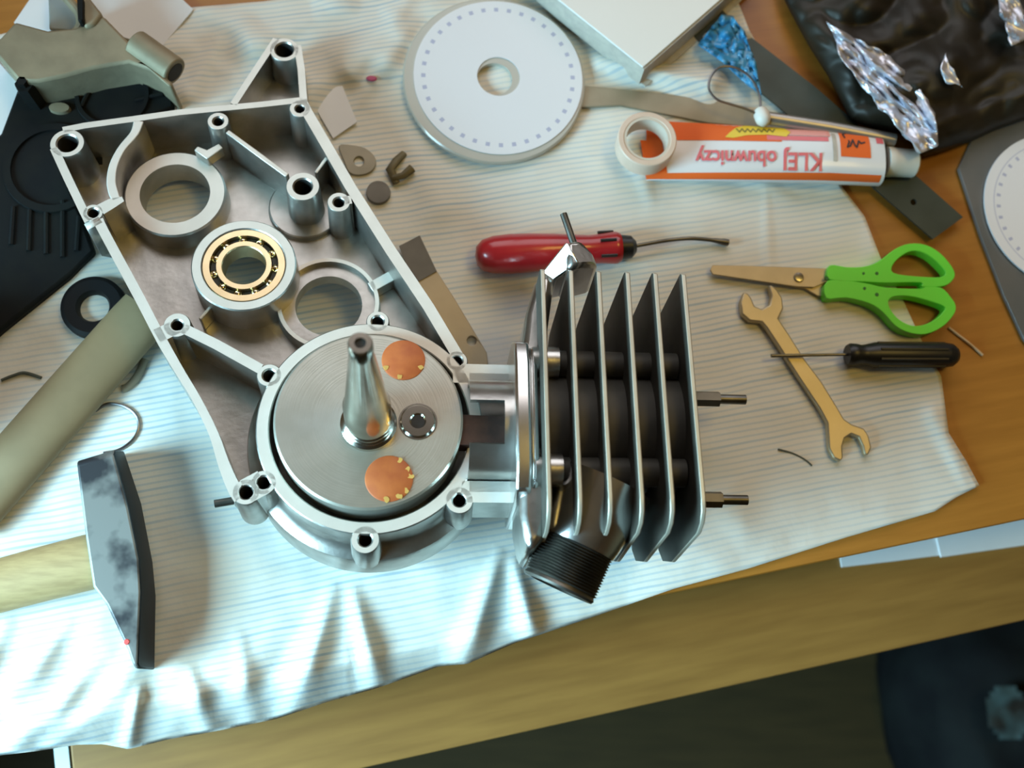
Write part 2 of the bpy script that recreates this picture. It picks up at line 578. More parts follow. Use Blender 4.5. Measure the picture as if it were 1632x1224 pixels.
# ------------------------------------------------------------------ cloth
CB = [(-150, 1235), (0, 1204), (60, 1197), (122, 1187), (165, 1186), (205, 1194), (270, 1178), (330, 1168), (440, 1146), (520, 1119), (600, 1097),
      (700, 1062), (745, 1058), (820, 1025), (940, 985), (1075, 938), (1190, 907), (1350, 856), (1490, 815), (1525, 792), (1561, 774)]
CR = [(1561, 774), (1540, 735), (1512, 690), (1500, 600), (1470, 545), (1440, 480), (1403, 410), (1378, 345), (1345, 302), (1270, 180), (1195, 50), (1140, -90)]
CT = [(-150, 90), (20, 50), (150, 30), (300, 12), (420, 2), (560, -18), (800, -50), (1000, -80), (1140, -90)]
CL = [(-150, 1235), (-150, 90)]


def edge_y(x):
    return 828 + (1632 - x) * 0.209


# folds in pixels: x0 y0 x1 y1 width height (grows from start to end)
FOLDS = [(535, 925, 470, 1140, 26, .013), (560, 930, 600, 1090, 20, .010), (800, 870, 740, 1060, 22, .011), (815, 880, 850, 1015, 18, .009),
         (225, 1090, 205, 1185, 12, .010), (300, 1060, 330, 1165, 20, .010), (380, 1000, 400, 1150, 20, .006),
         (190, 1030, 20, 1190, 22, .007), (120, 985, 20, 1110, 20, .006), (205, 1080, 90, 1190, 18, .006), (20, 985, -60, 1120, 24, .006),
         (600, 20, 480, 150, 26, .007), (680, -40, 560, 110, 22, .008), (520, 20, 400, 70, 22, .006), (640, 210, 700, 330, 26, .004), (360, 40, 300, 150, 16, .005),
         (950, 90, 1130, 130, 18, .009), (1130, 130, 960, 100, 14, .005), (1100, 60, 1190, 50, 18, .006),
         (1280, 330, 1180, 270, 14, .002), (1220, 290, 1225, 430, 8, .0025), (1380, 360, 1395, 400, 14, .002), (1040, 330, 1020, 260, 16, .003), (560, 180, 640, 60, 20, .006),
         (1545, 780, 1490, 660, 14, .004), (1200, 880, 1170, 800, 30, .002)]


def fold_h(x, y):
    h = 0.0
    for x0, y0, x1, y1, wd, ht in FOLDS:
        dx, dy = x1 - x0, y1 - y0
        l2 = dx * dx + dy * dy
        t = ((x - x0) * dx + (y - y0) * dy) / l2
        if t < -0.2 or t > 1.4:
            continue
        tt = min(max(t, 0), 1)
        d2 = (x - x0 - tt * dx) ** 2 + (y - y0 - tt * dy) ** 2
        g = wd * (0.45 + 0.75 * tt)
        h += ht * (tt ** 0.8) * math.exp(-d2 / (g * g))
    return h


def cloth_h(x, y):
    h = 0.0015 + fold_h(x, y)
    n = noise.noise(Vector((x / 130, y / 130, 0.3))) * 0.0014 + noise.noise(Vector((x / 48, y / 48, 4.3))) * 0.0007
    h += n + 0.001
    if y < 240 and x > 260:
        h += max(0, noise.noise(Vector((x / 70 + y / 120, (y - x * 0.5) / 60, 9.1)))) * 0.005 * min(1, (240 - y) / 120)
    if y > 950 and x < 560:
        h += (0.5 + noise.noise(Vector(((x + 0.6 * y) / 46, (y - 0.6 * x) / 150, 2.1)))) * 0.004 * min(1, (y - 950) / 140)
    e = y - edge_y(x) - 2
    if e > 0:
        h -= 0.00035 * e + 0.0000075 * e * e
    return max(h, 0.0008) if e <= 0 else h


bm = new()
sheet(bm, coons(CB, CR, CT, CL, 260, 190), cloth_h)
cloth = obj('striped_cloth', bm, 'paper', base=P(600, 500), smooth=180)
uvl = cloth.data.uv_layers.new(name='UVMap')
for lp in cloth.data.loops:
    q = DM.inverted() @ (cloth.location + cloth.data.vertices[lp.vertex_index].co)
    uvl.data[lp.index].uv = (q.x, q.y)
sm = cloth.modifiers.new('thickness', 'SOLIDIFY')
sm.thickness = 0.0006
sm.offset = -1


def cloth_material():
    m = bpy.data.materials.new('white_blue_striped_cotton')
    m.use_nodes = True
    nt = m.node_tree
    b = nt.nodes['Principled BSDF']
    b.inputs['Roughness'].default_value = 0.85
    b.inputs['Specular IOR Level'].default_value = 0.15
    uv = nt.nodes.new('ShaderNodeUVMap')
    uv.uv_map = 'UVMap'
    sp = nt.nodes.new('ShaderNodeSeparateXYZ')
    nt.links.new(uv.outputs[0], sp.inputs[0])
    wob = nt.nodes.new('ShaderNodeTexNoise')
    wob.inputs['Scale'].default_value = 12
    nt.links.new(uv.outputs[0], wob.inputs['Vector'])
    v = math_node(nt, 'ADD', sp.outputs[1], math_node(nt, 'MULTIPLY', wob.outputs['Fac'], 0.006))

    def lines(period, width):
        f = math_node(nt, 'FRACT', math_node(nt, 'DIVIDE', v, period))
        d = math_node(nt, 'ABSOLUTE', math_node(nt, 'SUBTRACT', f, 0.5))
        mr = nt.nodes.new('ShaderNodeMapRange')
        mr.inputs[1].default_value = width * 0.5
        mr.inputs[2].default_value = width
        mr.inputs[3].default_value = 1.0
        mr.inputs[4].default_value = 0.0
        nt.links.new(d, mr.inputs[0])
        return mr.outputs[0]
    fade = nt.nodes.new('ShaderNodeTexNoise')
    fade.inputs['Scale'].default_value = 9
    nt.links.new(uv.outputs[0], fade.inputs['Vector'])
    fine = math_node(nt, 'MULTIPLY', lines(0.0037, 0.22), 0.42)
    bold = math_node(nt, 'MULTIPLY', lines(0.0185, 0.050), 0.6)
    k = math_node(nt, 'MAXIMUM', fine, bold)
    fm = nt.nodes.new('ShaderNodeMapRange')
    fm.inputs[1].default_value = 0.3
    fm.inputs[2].default_value = 0.65
    fm.inputs[3].default_value = 0.2
    nt.links.new(fade.outputs['Fac'], fm.inputs[0])
    k = math_node(nt, 'MULTIPLY', k, fm.outputs[0])
    mix = nt.nodes.new('ShaderNodeMix')
    mix.data_type = 'RGBA'
    nt.links.new(k, mix.inputs[0])
    mix.inputs[6].default_value = (0.80, 0.775, 0.70, 1)
    mix.inputs[7].default_value = (0.22, 0.42, 0.58, 1)
    # grease stains
    st = nt.nodes.new('ShaderNodeTexNoise')
    st.inputs['Scale'].default_value = 7
    st.inputs['Detail'].default_value = 6
    nt.links.new(uv.outputs[0], st.inputs['Vector'])
    sr = nt.nodes.new('ShaderNodeMapRange')
    sr.inputs[1].default_value = 0.56
    sr.inputs[2].default_value = 0.80
    sr.inputs[4].default_value = 0.55
    nt.links.new(st.outputs['Fac'], sr.inputs[0])
    mix2 = nt.nodes.new('ShaderNodeMix')
    mix2.data_type = 'RGBA'
    nt.links.new(sr.outputs[0], mix2.inputs[0])
    nt.links.new(mix.outputs[2], mix2.inputs[6])
    mix2.inputs[7].default_value = (0.55, 0.48, 0.33, 1)
    nt.links.new(mix2.outputs[2], b.inputs['Base Color'])
    wv = nt.nodes.new('ShaderNodeTexNoise')
    wv.inputs['Scale'].default_value = 45
    wv.inputs['Detail'].default_value = 5
    nt.links.new(uv.outputs[0], wv.inputs['Vector'])
    bp = nt.nodes.new('ShaderNodeBump')
    bp.inputs['Strength'].default_value = 0.4
    bp.inputs['Distance'].default_value = 0.002
    nt.links.new(wv.outputs['Fac'], bp.inputs['Height'])
    nt.links.new(bp.outputs[0], b.inputs['Normal'])
    return m


cloth.data.materials[0] = cloth_material()
tag(cloth, 'creased white cloth with thin blue stripes spread over the desk', 'cloth')

# ------------------------------------------------------------------ crankcase half
K = 1 / 2.93e3        # metres for one pixel on the split face (average)
case = thing('crankcase_half', 'open aluminium crankcase half with screw bosses and bearing seats, split face up', 'engine case', CASE_M)
WF = -0.030           # casting floor below the split face


def cpart(name, bm, m='alu', bevel=0.0, parent=None, label=None):
    o = obj(name, bm, m, parent or case, local=True, bevel=bevel, label=label)
    if m == 'alu':
        o.data.materials.append(MT['alu_face'])
        for p in o.data.polygons:
            if p.normal.z > 0.9 and p.center.z > -0.0205:
                p.material_index = 1
    return o


BOSSES, WALLS = [], []


def wall(name, pxs, wpx, w0=WF, w1=0.0, n=0, m='alu', bevel=0.0006):
    pts = [C(x, y, w1) for x, y in pxs]
    if n:
        pts = [Vector((p[0], p[1])) for p in smooth_line([Vector((q.x, q.y, 0)) for q in pts], n)]
    if isinstance(wpx, list):
        m_ = len(wpx) - 1
        ws = []
        for i in range(len(pts)):
            t = i / (len(pts) - 1) * m_
            j = min(int(t), m_ - 1)
            ws.append((wpx[j] + (wpx[j + 1] - wpx[j]) * (t - j)) * K)
    else:
        ws = wpx * K
    o = cpart(name, ribbon(new(), pts, ws, w0, w1), m, bevel)
    WALLS.append((o, bevel))
    return o


def boss(px, py, ro, ri, w1=0.0, w0=WF, name='screw_boss', depth=0.018):
    c = C(px, py, w1)
    ro, ri = ro * K, ri * K
    tp = 0.0008
    prof = [(ri + tp, w1), (ri, w1 - tp), (ri, w1 - depth), (0, w1 - depth), (0, w0), (ro * 1.12, w0), (ro, w1 - tp), (ro - tp * .6, w1)]
    o = cpart(name, lathe(new(), prof, Matrix.Translation((c.x, c.y, 0)), 32))
    BOSSES.append((c, ri + tp * 0.5, w1))
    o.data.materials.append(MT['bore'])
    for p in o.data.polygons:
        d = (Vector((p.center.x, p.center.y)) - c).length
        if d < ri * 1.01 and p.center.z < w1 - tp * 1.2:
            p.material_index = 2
    return o


# outer outline of the gearbox part on the split face
OUT = [(84, 222), (100, 201), (216, 184), (347, 168), (478, 156), (492, 172), (528, 232), (563, 292), (627, 394), (688, 484), (738, 560)]
OUTL = [(380, 800), (360, 780), (350, 738), (331, 680), (301, 629), (259, 558), (218, 484), (158, 366), (137, 362), (128, 340)]
floor_loop = [C(x, y) for x, y in OUT + [(738, 640), (600, 690), (430, 740)] + OUTL]
cc = C(590, 677)
seatA = C(279, 308, -0.016)
seatB = C(388.5, 421.5, -0.007)
seatC = C(524, 487, -0.024)
RA, RB, RC = 0.0205, 0.0215, 0.0195
RING = 0.0535
floor_loop = [C(x, y) for x, y in OUT] + [Vector((cc.x + (RING + 0.003) * math.cos(a), cc.y + (RING + 0.003) * math.sin(a))) for a in [math.radians(d) for d in range(40, 211, 10)]] + [C(x, y) for x, y in OUTL]
bm = new()
prism(bm, floor_loop, WF - 0.003, WF, [circle(seatA, RA), circle(seatB, RB), circle(seatC, RC)])
cpart('case_floor', bm)

wall('outer_wall', [(100, 207), (135, 200), (216, 189), (285, 179), (347, 173), (420, 166), (482, 159)], 12)
wall('outer_wall', [(480, 160), (489, 178), (523, 236), (558, 297), (622, 398), (683, 489), (730, 568)], 19)
wall('outer_wall', [(86, 236), (108, 284), (134, 338), (141, 352)], 14)
wall('outer_wall', [(137, 362), (160, 350)], 13)
wall('outer_wall', [(156, 350), (168, 374), (222, 474), (258, 543), (290, 598), (312, 634), (340, 690), (356, 738), (372, 776), (384, 792)], [17, 16, 16, 16, 14, 13, 14, 17, 20, 24], n=3)
wall('web', [(221, 192), (214, 212), (194, 236), (181, 262), (177, 288), (181, 308), (186, 318)], [18, 15, 14, 15, 16, 17, 14], n=4)
wall('web', [(196, 317), (178, 324), (160, 334)], [10, 20, 22])
wall('web', [(292, 523), (345, 549), (415, 588)], 17)
wall('web', [(362, 209), (458, 279)], 9, w1=-0.002)
wall('web', [(503, 275), (521, 250)], 6, w1=-0.004)
wall('web', [(560, 318), (545, 320)], 16)
wall('web', [(392, 783), (420, 768)], 40, w0=-0.03)
wall('web', [(250, 536), (282, 520)], 26)
wall('web', [(590, 458), (640, 430)], 20, w1=-0.020)
wall('web', [(318, 508), (338, 486)], 6, w1=-0.016)

boss(107, 228, 29, 17)
boss(347.5, 193, 19, 8.5)
boss(478, 173, 19, 8)
boss(148, 339, 17, 8.5)
boss(282, 518, 22, 9)
boss(429, 598, 20, 10)
boss(482.5, 297, 29, 15.5, w0=-0.030)
boss(540, 322, 20, 9)
boss(602, 512, 19, 9.5)
boss(728, 575, 18, 9)
boss(392, 784, 21, 10.5, w0=-0.036)
boss(420, 769, 20, 10)
boss(582, 860, 22, 10, w0=-0.030)
boss(732, 797, 22, 10, w0=-0.030)

# mounting ear
boss(453, 79, 27, 16, w0=-0.026, name='mounting_boss', depth=0.024)
wall('ear_wall', [(440, 62), (423, 88), (398, 126), (372, 166)], [12, 12, 12, 12], w0=-0.026)
wall('ear_wall', [(474, 72), (480, 110), (484, 165)], 13, w0=-0.026)
ear = [C(x, y) for x, y in [(372, 168), (424, 88), (453, 66), (474, 80), (484, 164)]]
cpart('ear_web', prism(new(), ear, -0.026, -0.022))

# bearing seats
zA = -0.016
cpart('bearing_seat', lathe(new(), [(RA, WF - 0.003), (RA, zA - 0.008), (RA, zA), (0.0287, zA), (0.0298, zA - 0.001), (0.0305, WF - 0.003)], Matrix.Translation((*seatA, 0)), 56), bevel=0.0)
# little stop lug over the seat
wall('stop_lug', [(312, 236), (330, 246), (352, 232)], [10, 16, 12], w0=-0.016, w1=-0.008)
zB = -0.007
cpart('bearing_housing', lathe(new(), [(RB, WF - 0.003), (RB, -0.020), (0.0236, -0.020), (0.0236, zB - 0.0006), (0.0242, zB), (0.0290, zB), (0.0297, zB - 0.0008), (0.0305, WF - 0.003)], Matrix.Translation((*seatB, 0)), 64))
zC = -0.024
cpart('bearing_seat', lathe(new(), [(RC, WF - 0.003), (RC, zC), (0.0272, zC), (0.0272, zC + 0.004), (0.0295, zC + 0.004), (0.0305, WF - 0.003)], Matrix.Translation((*seatC, 0)), 56))
pd = C(487, 333, -0.029)
cpart('round_pad', lathe(new(), [(0, WF), (0.0225, WF), (0.022, -0.0268), (0.0212, -0.0262), (0, -0.0262)], Matrix.Translation((*pd, 0)), 48))

# crank chamber: ring wall, flared lower body
cm = Matrix.Translation((cc.x, cc.y, 0))
ringo = 0.0605
cpart('chamber_wall', lathe(new(), [(RING, -0.046), (RING, -0.0006), (RING + 0.0006, 0), (ringo - 0.0006, 0), (ringo, -0.0006), (ringo, -0.014), (ringo + 0.0006, -0.018), (ringo + 0.002, -0.0215),
                                    (ringo + 0.0045, -0.024), (ringo + 0.0075, -0.026), (ringo + 0.0085, -0.029), (ringo + 0.0085, -0.052), (ringo + 0.005, -0.056), (0.02, -0.056), (0.02, -0.046)], cm, 96))
# arms of the crankcase mouth
uR = C(826, 690).x
vt0, vt1 = C(785, 581).y, C(785, 611).y
vb0, vb1 = C(785, 767).y, C(785, 801).y
VC = (vt1 + vb0) / 2
RS = (vt1 - vb0) / 2
for nm, va, vb, ua in (('mouth_arm', vt1, vt0, C(722, 596).x), ('mouth_arm', vb1, vb0, C(735, 784).x)):
    bm = new()
    prism(bm, [(ua, va), (uR, va), (uR, vb), (ua, vb)], -0.030, 0.0)
    WALLS.append((cpart(nm, bm, bevel=0.0006), 0.0006))
# the screw holes go through the walls they stand in
for o, bv in WALLS:
    vs = [v.co for v in o.data.vertices]
    lo = [min(v[k] for v in vs) for k in (0, 1)]
    hi = [max(v[k] for v in vs) for k in (0, 1)]
    near = [b for b in BOSSES if lo[0] - b[1] < b[0].x < hi[0] + b[1] and lo[1] - b[1] < b[0].y < hi[1] + b[1]]
    if not near:
        continue
    o.modifiers.clear()
    cutters = []
    for c, r, w1 in near:
        cb = new()
        lathe(cb, [(0, w1 + 0.004), (r, w1 + 0.004), (r, w1 - 0.026), (0, w1 - 0.026)], CASE_M @ Matrix.Translation((c.x, c.y, 0)), 32, closed=False)
        bmesh.ops.recalc_face_normals(cb, faces=cb.faces)
        cme = bpy.data.meshes.new('cut')
        cb.to_mesh(cme)
        cb.free()
        co_ = bpy.data.objects.new('cut', cme)
        COL.objects.link(co_)
        cutters.append(co_)
        md = o.modifiers.new('hole', 'BOOLEAN')
        md.operation = 'DIFFERENCE'
        md.solver = 'EXACT'
        md.object = co_
    dg = bpy.context.evaluated_depsgraph_get()
    me = bpy.data.meshes.new_from_object(o.evaluated_get(dg))
    o.modifiers.clear()
    old = o.data
    o.data = me
    me.name = old.name
    for co_ in cutters:
        m_ = co_.data
        bpy.data.objects.remove(co_)
        bpy.data.meshes.remove(m_)

bm = new()
seg = 20
ring_i = [Vector((0, VC + RS * math.cos(PI + PI * k / seg), RS * math.sin(PI + PI * k / seg))) for k in range(seg + 1)]
ring_o = [Vector((0, VC + (RS + 0.006) * math.cos(PI + PI * k / seg), (RS + 0.006) * math.sin(PI + PI * k / seg))) for k in range(seg + 1)]
ua = cc.x + RING
A = [[bm.verts.new((u, p.y, p.z)) for p in ring] for u in (ua, uR) for ring in (ring_i, ring_o)]
for k in range(seg):
    bm.faces.new((A[0][k], A[0][k + 1], A[2][k + 1], A[2][k]))
    bm.faces.new((A[1][k], A[3][k], A[3][k + 1], A[1][k + 1]))
    bm.faces.new((A[0][k], A[1][k], A[1][k + 1], A[0][k + 1]))
    bm.faces.new((A[2][k], A[2][k + 1], A[3][k + 1], A[3][k]))
for k in (0, seg):
    bm.faces.new((A[0][k], A[2][k], A[3][k], A[1][k]))
cpart('mouth_bore', bm)
# a small pin out of the lower left corner
a, b_ = C(372, 798, -0.02), C(342, 803, -0.02)
cpart('dowel_pin', tube(new(), [(a.x, a.y, -0.02), (b_.x, b_.y, -0.02)], 0.0022, 12), 'dark_steel')

# studs of the cylinder: they come out of the crankcase and end right of the last fin
for (xa, ya), (xs, ys), (xe, ye) in (((1090, 648), (1146, 639), (1188, 637)), ((1100, 802), (1150, 797), (1191, 797))):
    ws = -0.024
    p0, p1, p2 = C(xa, ya, ws), C(xs, ys, ws), C(xe, ye, ws)
    st = cpart('cylinder_stud', tube(new(), [(uR - 0.004, p2.y, ws), (p2.x, p2.y, ws)], 0.0029, 14), 'dark_steel')
    cpart('stud_sleeve', tube(new(), [(p0.x, p2.y, ws), (p1.x, p2.y, ws)], 0.0047, 6), 'dark_steel', parent=st)

# ------------------------------------------------------------------ ball bearing
BM_ = CASE_M @ Matrix.Translation((seatB.x, seatB.y, -0.020))
brg = thing('ball_bearing', 'ball bearing with brass-tinted rings pressed into the raised round housing', 'bearing', BM_)
wid = 0.0125
obj('outer_ring', lathe(new(), [(0.0195, 0), (0.0195, wid), (0.0232, wid), (0.0236, wid - 0.0006), (0.0236, 0)], None, 56), 'brass', brg, local=True)
obj('inner_ring', lathe(new(), [(0.0122, 0), (0.0122, wid - .0006), (0.0127, wid), (0.0156, wid), (0.0156, 0)], None, 56), 'brass', brg, local=True)
cg = obj('cage', lathe(new(), [(0.0160, 0.002), (0.0160, wid - 0.0035), (0.0191, wid - 0.0035), (0.0191, 0.002)], None, 48), 'cage', brg, local=True)
for k in range(11):
    a = 2 * PI * k / 11
    bm = new()
    bmesh.ops.create_icosphere(bm, subdivisions=2, radius=0.0028, matrix=Matrix.Translation((0.01755 * math.cos(a), 0.01755 * math.sin(a), wid - 0.0040)))
    obj('ball', bm, 'ball', brg, local=True, smooth=180)

# ------------------------------------------------------------------ crankshaft
WT = 0.0065                     # its web stands a little proud of the split face
ck = C(588, 667, WT)
KM = CASE_M @ Matrix.Translation((ck.x, ck.y, 0))
crank = thing('crankshaft', 'round steel crankshaft web with tapered shaft standing up, two orange plugs beside it', 'crankshaft', KM)
RW = (C(739, 667, WT).x - C(436, 667, WT).x) / 2


def turned(name, a, b, rough):
    """steel with fine turning rings round the shaft"""
    m = mat(name, a, rough, 0.62, b, 60)
    nt = m.node_tree
    tc = nt.nodes.new('ShaderNodeTexCoord')
    sx = nt.nodes.new('ShaderNodeSeparateXYZ')
    nt.links.new(tc.outputs['Object'], sx.inputs[0])
    r = math_node(nt, 'SQRT', math_node(nt, 'ADD', math_node(nt, 'MULTIPLY', sx.outputs[0], sx.outputs[0]), math_node(nt, 'MULTIPLY', sx.outputs[1], sx.outputs[1])))
    n = nt.nodes.new('ShaderNodeTexNoise')
    n.noise_dimensions = '1D'
    n.inputs['Scale'].default_value = 900
    nt.links.new(r, n.inputs['W'])
    bp = nt.nodes.new('ShaderNodeBump')
    bp.inputs['Strength'].default_value = 0.5
    bp.inputs['Distance'].default_value = 0.0001
    nt.links.new(n.outputs['Fac'], bp.inputs['Height'])
    nt.links.new(bp.outputs[0], nt.nodes['Principled BSDF'].inputs['Normal'])
    return m


MT['web'] = turned('turned_web_steel', (0.54, 0.51, 0.44), (0.47, 0.44, 0.37), 0.34)
obj('web_disc', lathe(new(), [(0, -0.012), (RW - 0.001, -0.012), (RW, -0.011), (RW, WT - 0.0012), (RW - 0.0012, WT), (0, WT)], None, 112), 'web', crank, local=True)
sh = [(0, WT), (0.0150, WT), (0.0150, WT + 0.003), (0.0136, WT + 0.004), (0.0136, WT + 0.0065), (0.0130, WT + 0.007), (0.0130, WT + 0.0095), (0.0124, WT + 0.010), (0.0122, WT + 0.030), (0.0110, WT + 0.034)]
LS = 0.104
sh += [(0.0058, WT + LS - 0.012), (0.0056, WT + LS - 0.001), (0.0050, WT + LS), (0.0026, WT + LS), (0.0022, WT + LS - 0.006), (0, WT + LS - 0.006)]
base_c = C(588, 684, WT) - ck
sft = obj('tapered_shaft', lathe(new(), sh, Matrix.Translation((base_c.x * 0.4, base_c.y * 0.6, 0)), 48, closed=False), 'steel', crank, local=True)
obj('centre_bore', lathe(new(), [(0, WT + LS - 0.0012), (0.0025, WT + LS - 0.0012), (0.0025, WT + LS - 0.003), (0, WT + LS - 0.003)], Matrix.Translation((base_c.x * 0.4, base_c.y * 0.6, 0)), 20), 'bore', crank, local=True)
for (x, y), rx in (((643, 574), 36), ((620, 763), 38)):
    p = C(x, y, WT) - ck
    rr = rx / 3.03e3
    pl = obj('orange_plug', lathe(new(), [(0, WT - 0.0005), (rr, WT - 0.0005), (rr, WT + 0.0003), (rr - .0006, WT + 0.0007), (0, WT + 0.0007)], Matrix.Translation((p.x, p.y, 0)), 40), 'plug', crank, local=True, label='orange sealant plug with chipped yellow edge')
    random.seed(int(x))
    chips = (math.radians(-25), math.radians(-100), math.radians(-150)) if y < 600 else [math.radians(q) for q in (60, 30, 5, -35, -60, -95)]
    for a in chips:
        q = p + Vector((math.cos(a), math.sin(a))) * rr * 0.90
        pts = [q + Vector((math.cos(t), math.sin(t))) * random.uniform(0.0008, 0.0021) for t in [2 * PI * k / 9 for k in range(9)]]
        obj('yellow_chip', prism(new(), pts, WT + 0.0004, WT + 0.0009), 'plug_chip', pl, local=True)
p = C(666, 672, WT) - ck
obj('crank_pin', lathe(new(), [(0.0036, WT - 0.012), (0.0036, WT + 0.0006), (0.0044, WT + 0.0014), (0.0086, WT + 0.0014), (0.0096, WT + 0.0003), (0.0104, WT + 0.0003), (0.0104, WT - 0.012)], Matrix.Translation((p.x, p.y, 0)), 40), 'steel', crank, local=True)
obj('pin_bore', lathe(new(), [(0, WT + 0.0006), (0.0037, WT + 0.0006), (0.0037, WT - 0.001), (0, WT - 0.001)], Matrix.Translation((p.x, p.y, 0)), 24), 'bore', crank, local=True)

# connecting rod seen through the cut-out of the liner
rodt = thing('connecting_rod', 'dark brown connecting rod seen through the square cut-out beside the crank web', 'connecting rod', CASE_M @ Matrix.Translation((cc.x + 0.03, VC, -0.014)))
bm = new()
prism(bm, [(cc.x + 0.040, VC - 0.010), (uR + 0.03, VC - 0.008), (uR + 0.03, VC + 0.006), (cc.x + 0.040, VC + 0.008)], -0.006, 0.005)
bm.transform(CASE_M)
obj('rod_shank', bm, 'rod', rodt, bevel=0.001)
bm = new()
tube(bm, [(uR + 0.02, VC, 0), (uR + 0.05, VC, 0)], RS - 0.004, 32)
bm.transform(CASE_M)
obj('piston', bm, 'rod', rodt)

# ------------------------------------------------------------------ cylinder
WTOP = 0.048
CYL = CASE_M @ Matrix.Translation((uR, VC, -WTOP))
cyl = thing('engine_cylinder', 'finned aluminium engine cylinder lying on its side, bolted to the crankcase', 'cylinder', CYL)


def ypart(name, bm, m='alu_cyl', bevel=0.0, parent=None, label=None):
    bm.transform(CASE_M)
    return obj(name, bm, m, parent or cyl, bevel=bevel, label=label)


# liner skirt with its square cut-out
uL = C(748, 690, 0.018).x
n0 = C(805, 671, RS * 0.95).x
nv0, nv1 = C(780, 705, RS * 0.93).y - VC, C(780, 637, RS * 0.93).y - VC
bm = new()
us = [uL, (uL + n0) / 2, n0, (n0 + uR) / 2, uR + 0.01]
th = [math.acos(max(-1, min(1, nv0 / RS))), math.acos(max(-1, min(1, nv1 / RS)))]
t_hi, t_lo = max(th), min(th)
angs = [t_lo + (t_hi - t_lo) * k / 10 for k in range(11)] + [t_hi + (2 * PI - (t_hi - t_lo)) * k / 54 for k in range(1, 54)]
na = len(angs)
for inner in (0, 1):
    R_ = RS - 0.0006 - 0.0025 * inner
    G = [[bm.verts.new((u, VC + R_ * math.cos(a), R_ * math.sin(a))) for a in angs] for u in us]
    for i in range(4):
        for k in range(na):
            if k < 10 and i < 2:
                continue
            l = (k + 1) % na
            bm.faces.new((G[i][k], G[i][l], G[i + 1][l], G[i + 1][k]))
    if inner == 0:
        G0 = G
for k in range(na):
    l = (k + 1) % na
    i = 2 if k < 10 else 0
    bm.faces.new((G0[i][k], G[i][k], G[i][l], G0[i][l]))
for i in (0, 1):
    for k in (0, 10):
        bm.faces.new((G0[i][k], G0[i + 1][k], G[i + 1][k], G[i][k]))
ypart('liner_skirt', bm, 'alu_cyl')

# base flange
f0 = C(822, 690, 0.034).x
f1 = C(862, 690, 0.040).x


def slab(bm, outline, u0, u1):
    """plate square to the cylinder axis, outline in (v, w)"""
    return solid(bm, ([(u0, VC + v, w_) for v, w_ in outline], [(u1, VC + v, w_) for v, w_ in outline]))


fl = [(-0.046, -0.034), (-0.036, -0.040), (0.036, -0.040), (0.046, -0.034), (0.046, 0.018), (0.040, 0.030), (0.026, 0.036), (-0.028, 0.036), (-0.042, 0.030), (-0.046, 0.018)]
ypart('base_flange', slab(new(), fl, f0, f0 + 0.008), 'alu_shiny', bevel=0.0015)
fl2 = [(v * 0.94, w_ * 0.97) for v, w_ in fl]
ypart('flange_step', slab(new(), fl2, f0 + 0.008, f1), 'alu_shiny', bevel=0.002)
# fins
vtop = C(1090, 432, WTOP).y - VC
vbot = C(1117, 836, WTOP).y - VC
fin_px = [870, 917, 963, 1011, 1057, 1104]
ft = 0.0026
for k, x in enumerate(fin_px):
    u = C(x, 600, WTOP).x
    vt = vtop
    vb = vbot
    o_ = [(vt, -0.034), (vt, WTOP - 0.003), (vt - 0.002, WTOP), (vb + 0.014, WTOP), (vb + 0.007, WTOP - 0.0015), (vb + 0.002, WTOP - 0.006), (vb - 0.001, WTOP - 0.014),
          (vb - 0.003, -0.020), (vb + 0.002, -0.040), (vb + 0.010, -WTOP), (vt - 0.014, -WTOP), (vt - 0.004, -0.044)]
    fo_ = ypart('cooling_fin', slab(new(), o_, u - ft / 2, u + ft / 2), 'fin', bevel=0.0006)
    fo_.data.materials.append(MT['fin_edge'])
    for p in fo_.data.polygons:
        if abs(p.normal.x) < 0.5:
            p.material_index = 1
uE = C(1104, 600, WTOP).x
bm = new()
tube(bm, [(f0 + 0.006, VC, 0), (uE - 0.001, VC, 0)], 0.033, 48)
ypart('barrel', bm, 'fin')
# columns for the studs between the fins
for v in (0.030, -0.030):
    for w_ in (0.024, -0.024):
        bm = new()
        tube(bm, [(f0 + 0.004, VC + v, w_), (uE - 0.002, VC + v, w_)], 0.0075, 16)
        ypart('stud_column', bm, 'fin')
# nut seats on the flange
for v in (0.030, -0.030):
    bm = new()
    tube(bm, [(f1 - 0.002, VC + v, 0.026), (f1 + 0.012, VC + v, 0.026)], 0.0085, 18)
    ypart('nut_seat', bm, 'alu_cyl')

# cast body that joins the base flange with both ports
pbz = 0.027
pb = [C(x, y, pbz) for x, y in [(829, 572), (838, 500), (852, 450), (868, 430), (884, 444), (874, 520), (872, 620), (876, 760), (874, 830), (866, 858), (846, 880), (836, 858), (829, 820)]]
bm = new()
solid(bm, ([(p.x, p.y, -0.02) for p in pb], [(p.x, p.y, pbz) for p in pb]))
ypart('port_body', bm, 'alu_cyl', bevel=0.005)
# intake stub on the far side: polished block with a stud
zt = 0.030
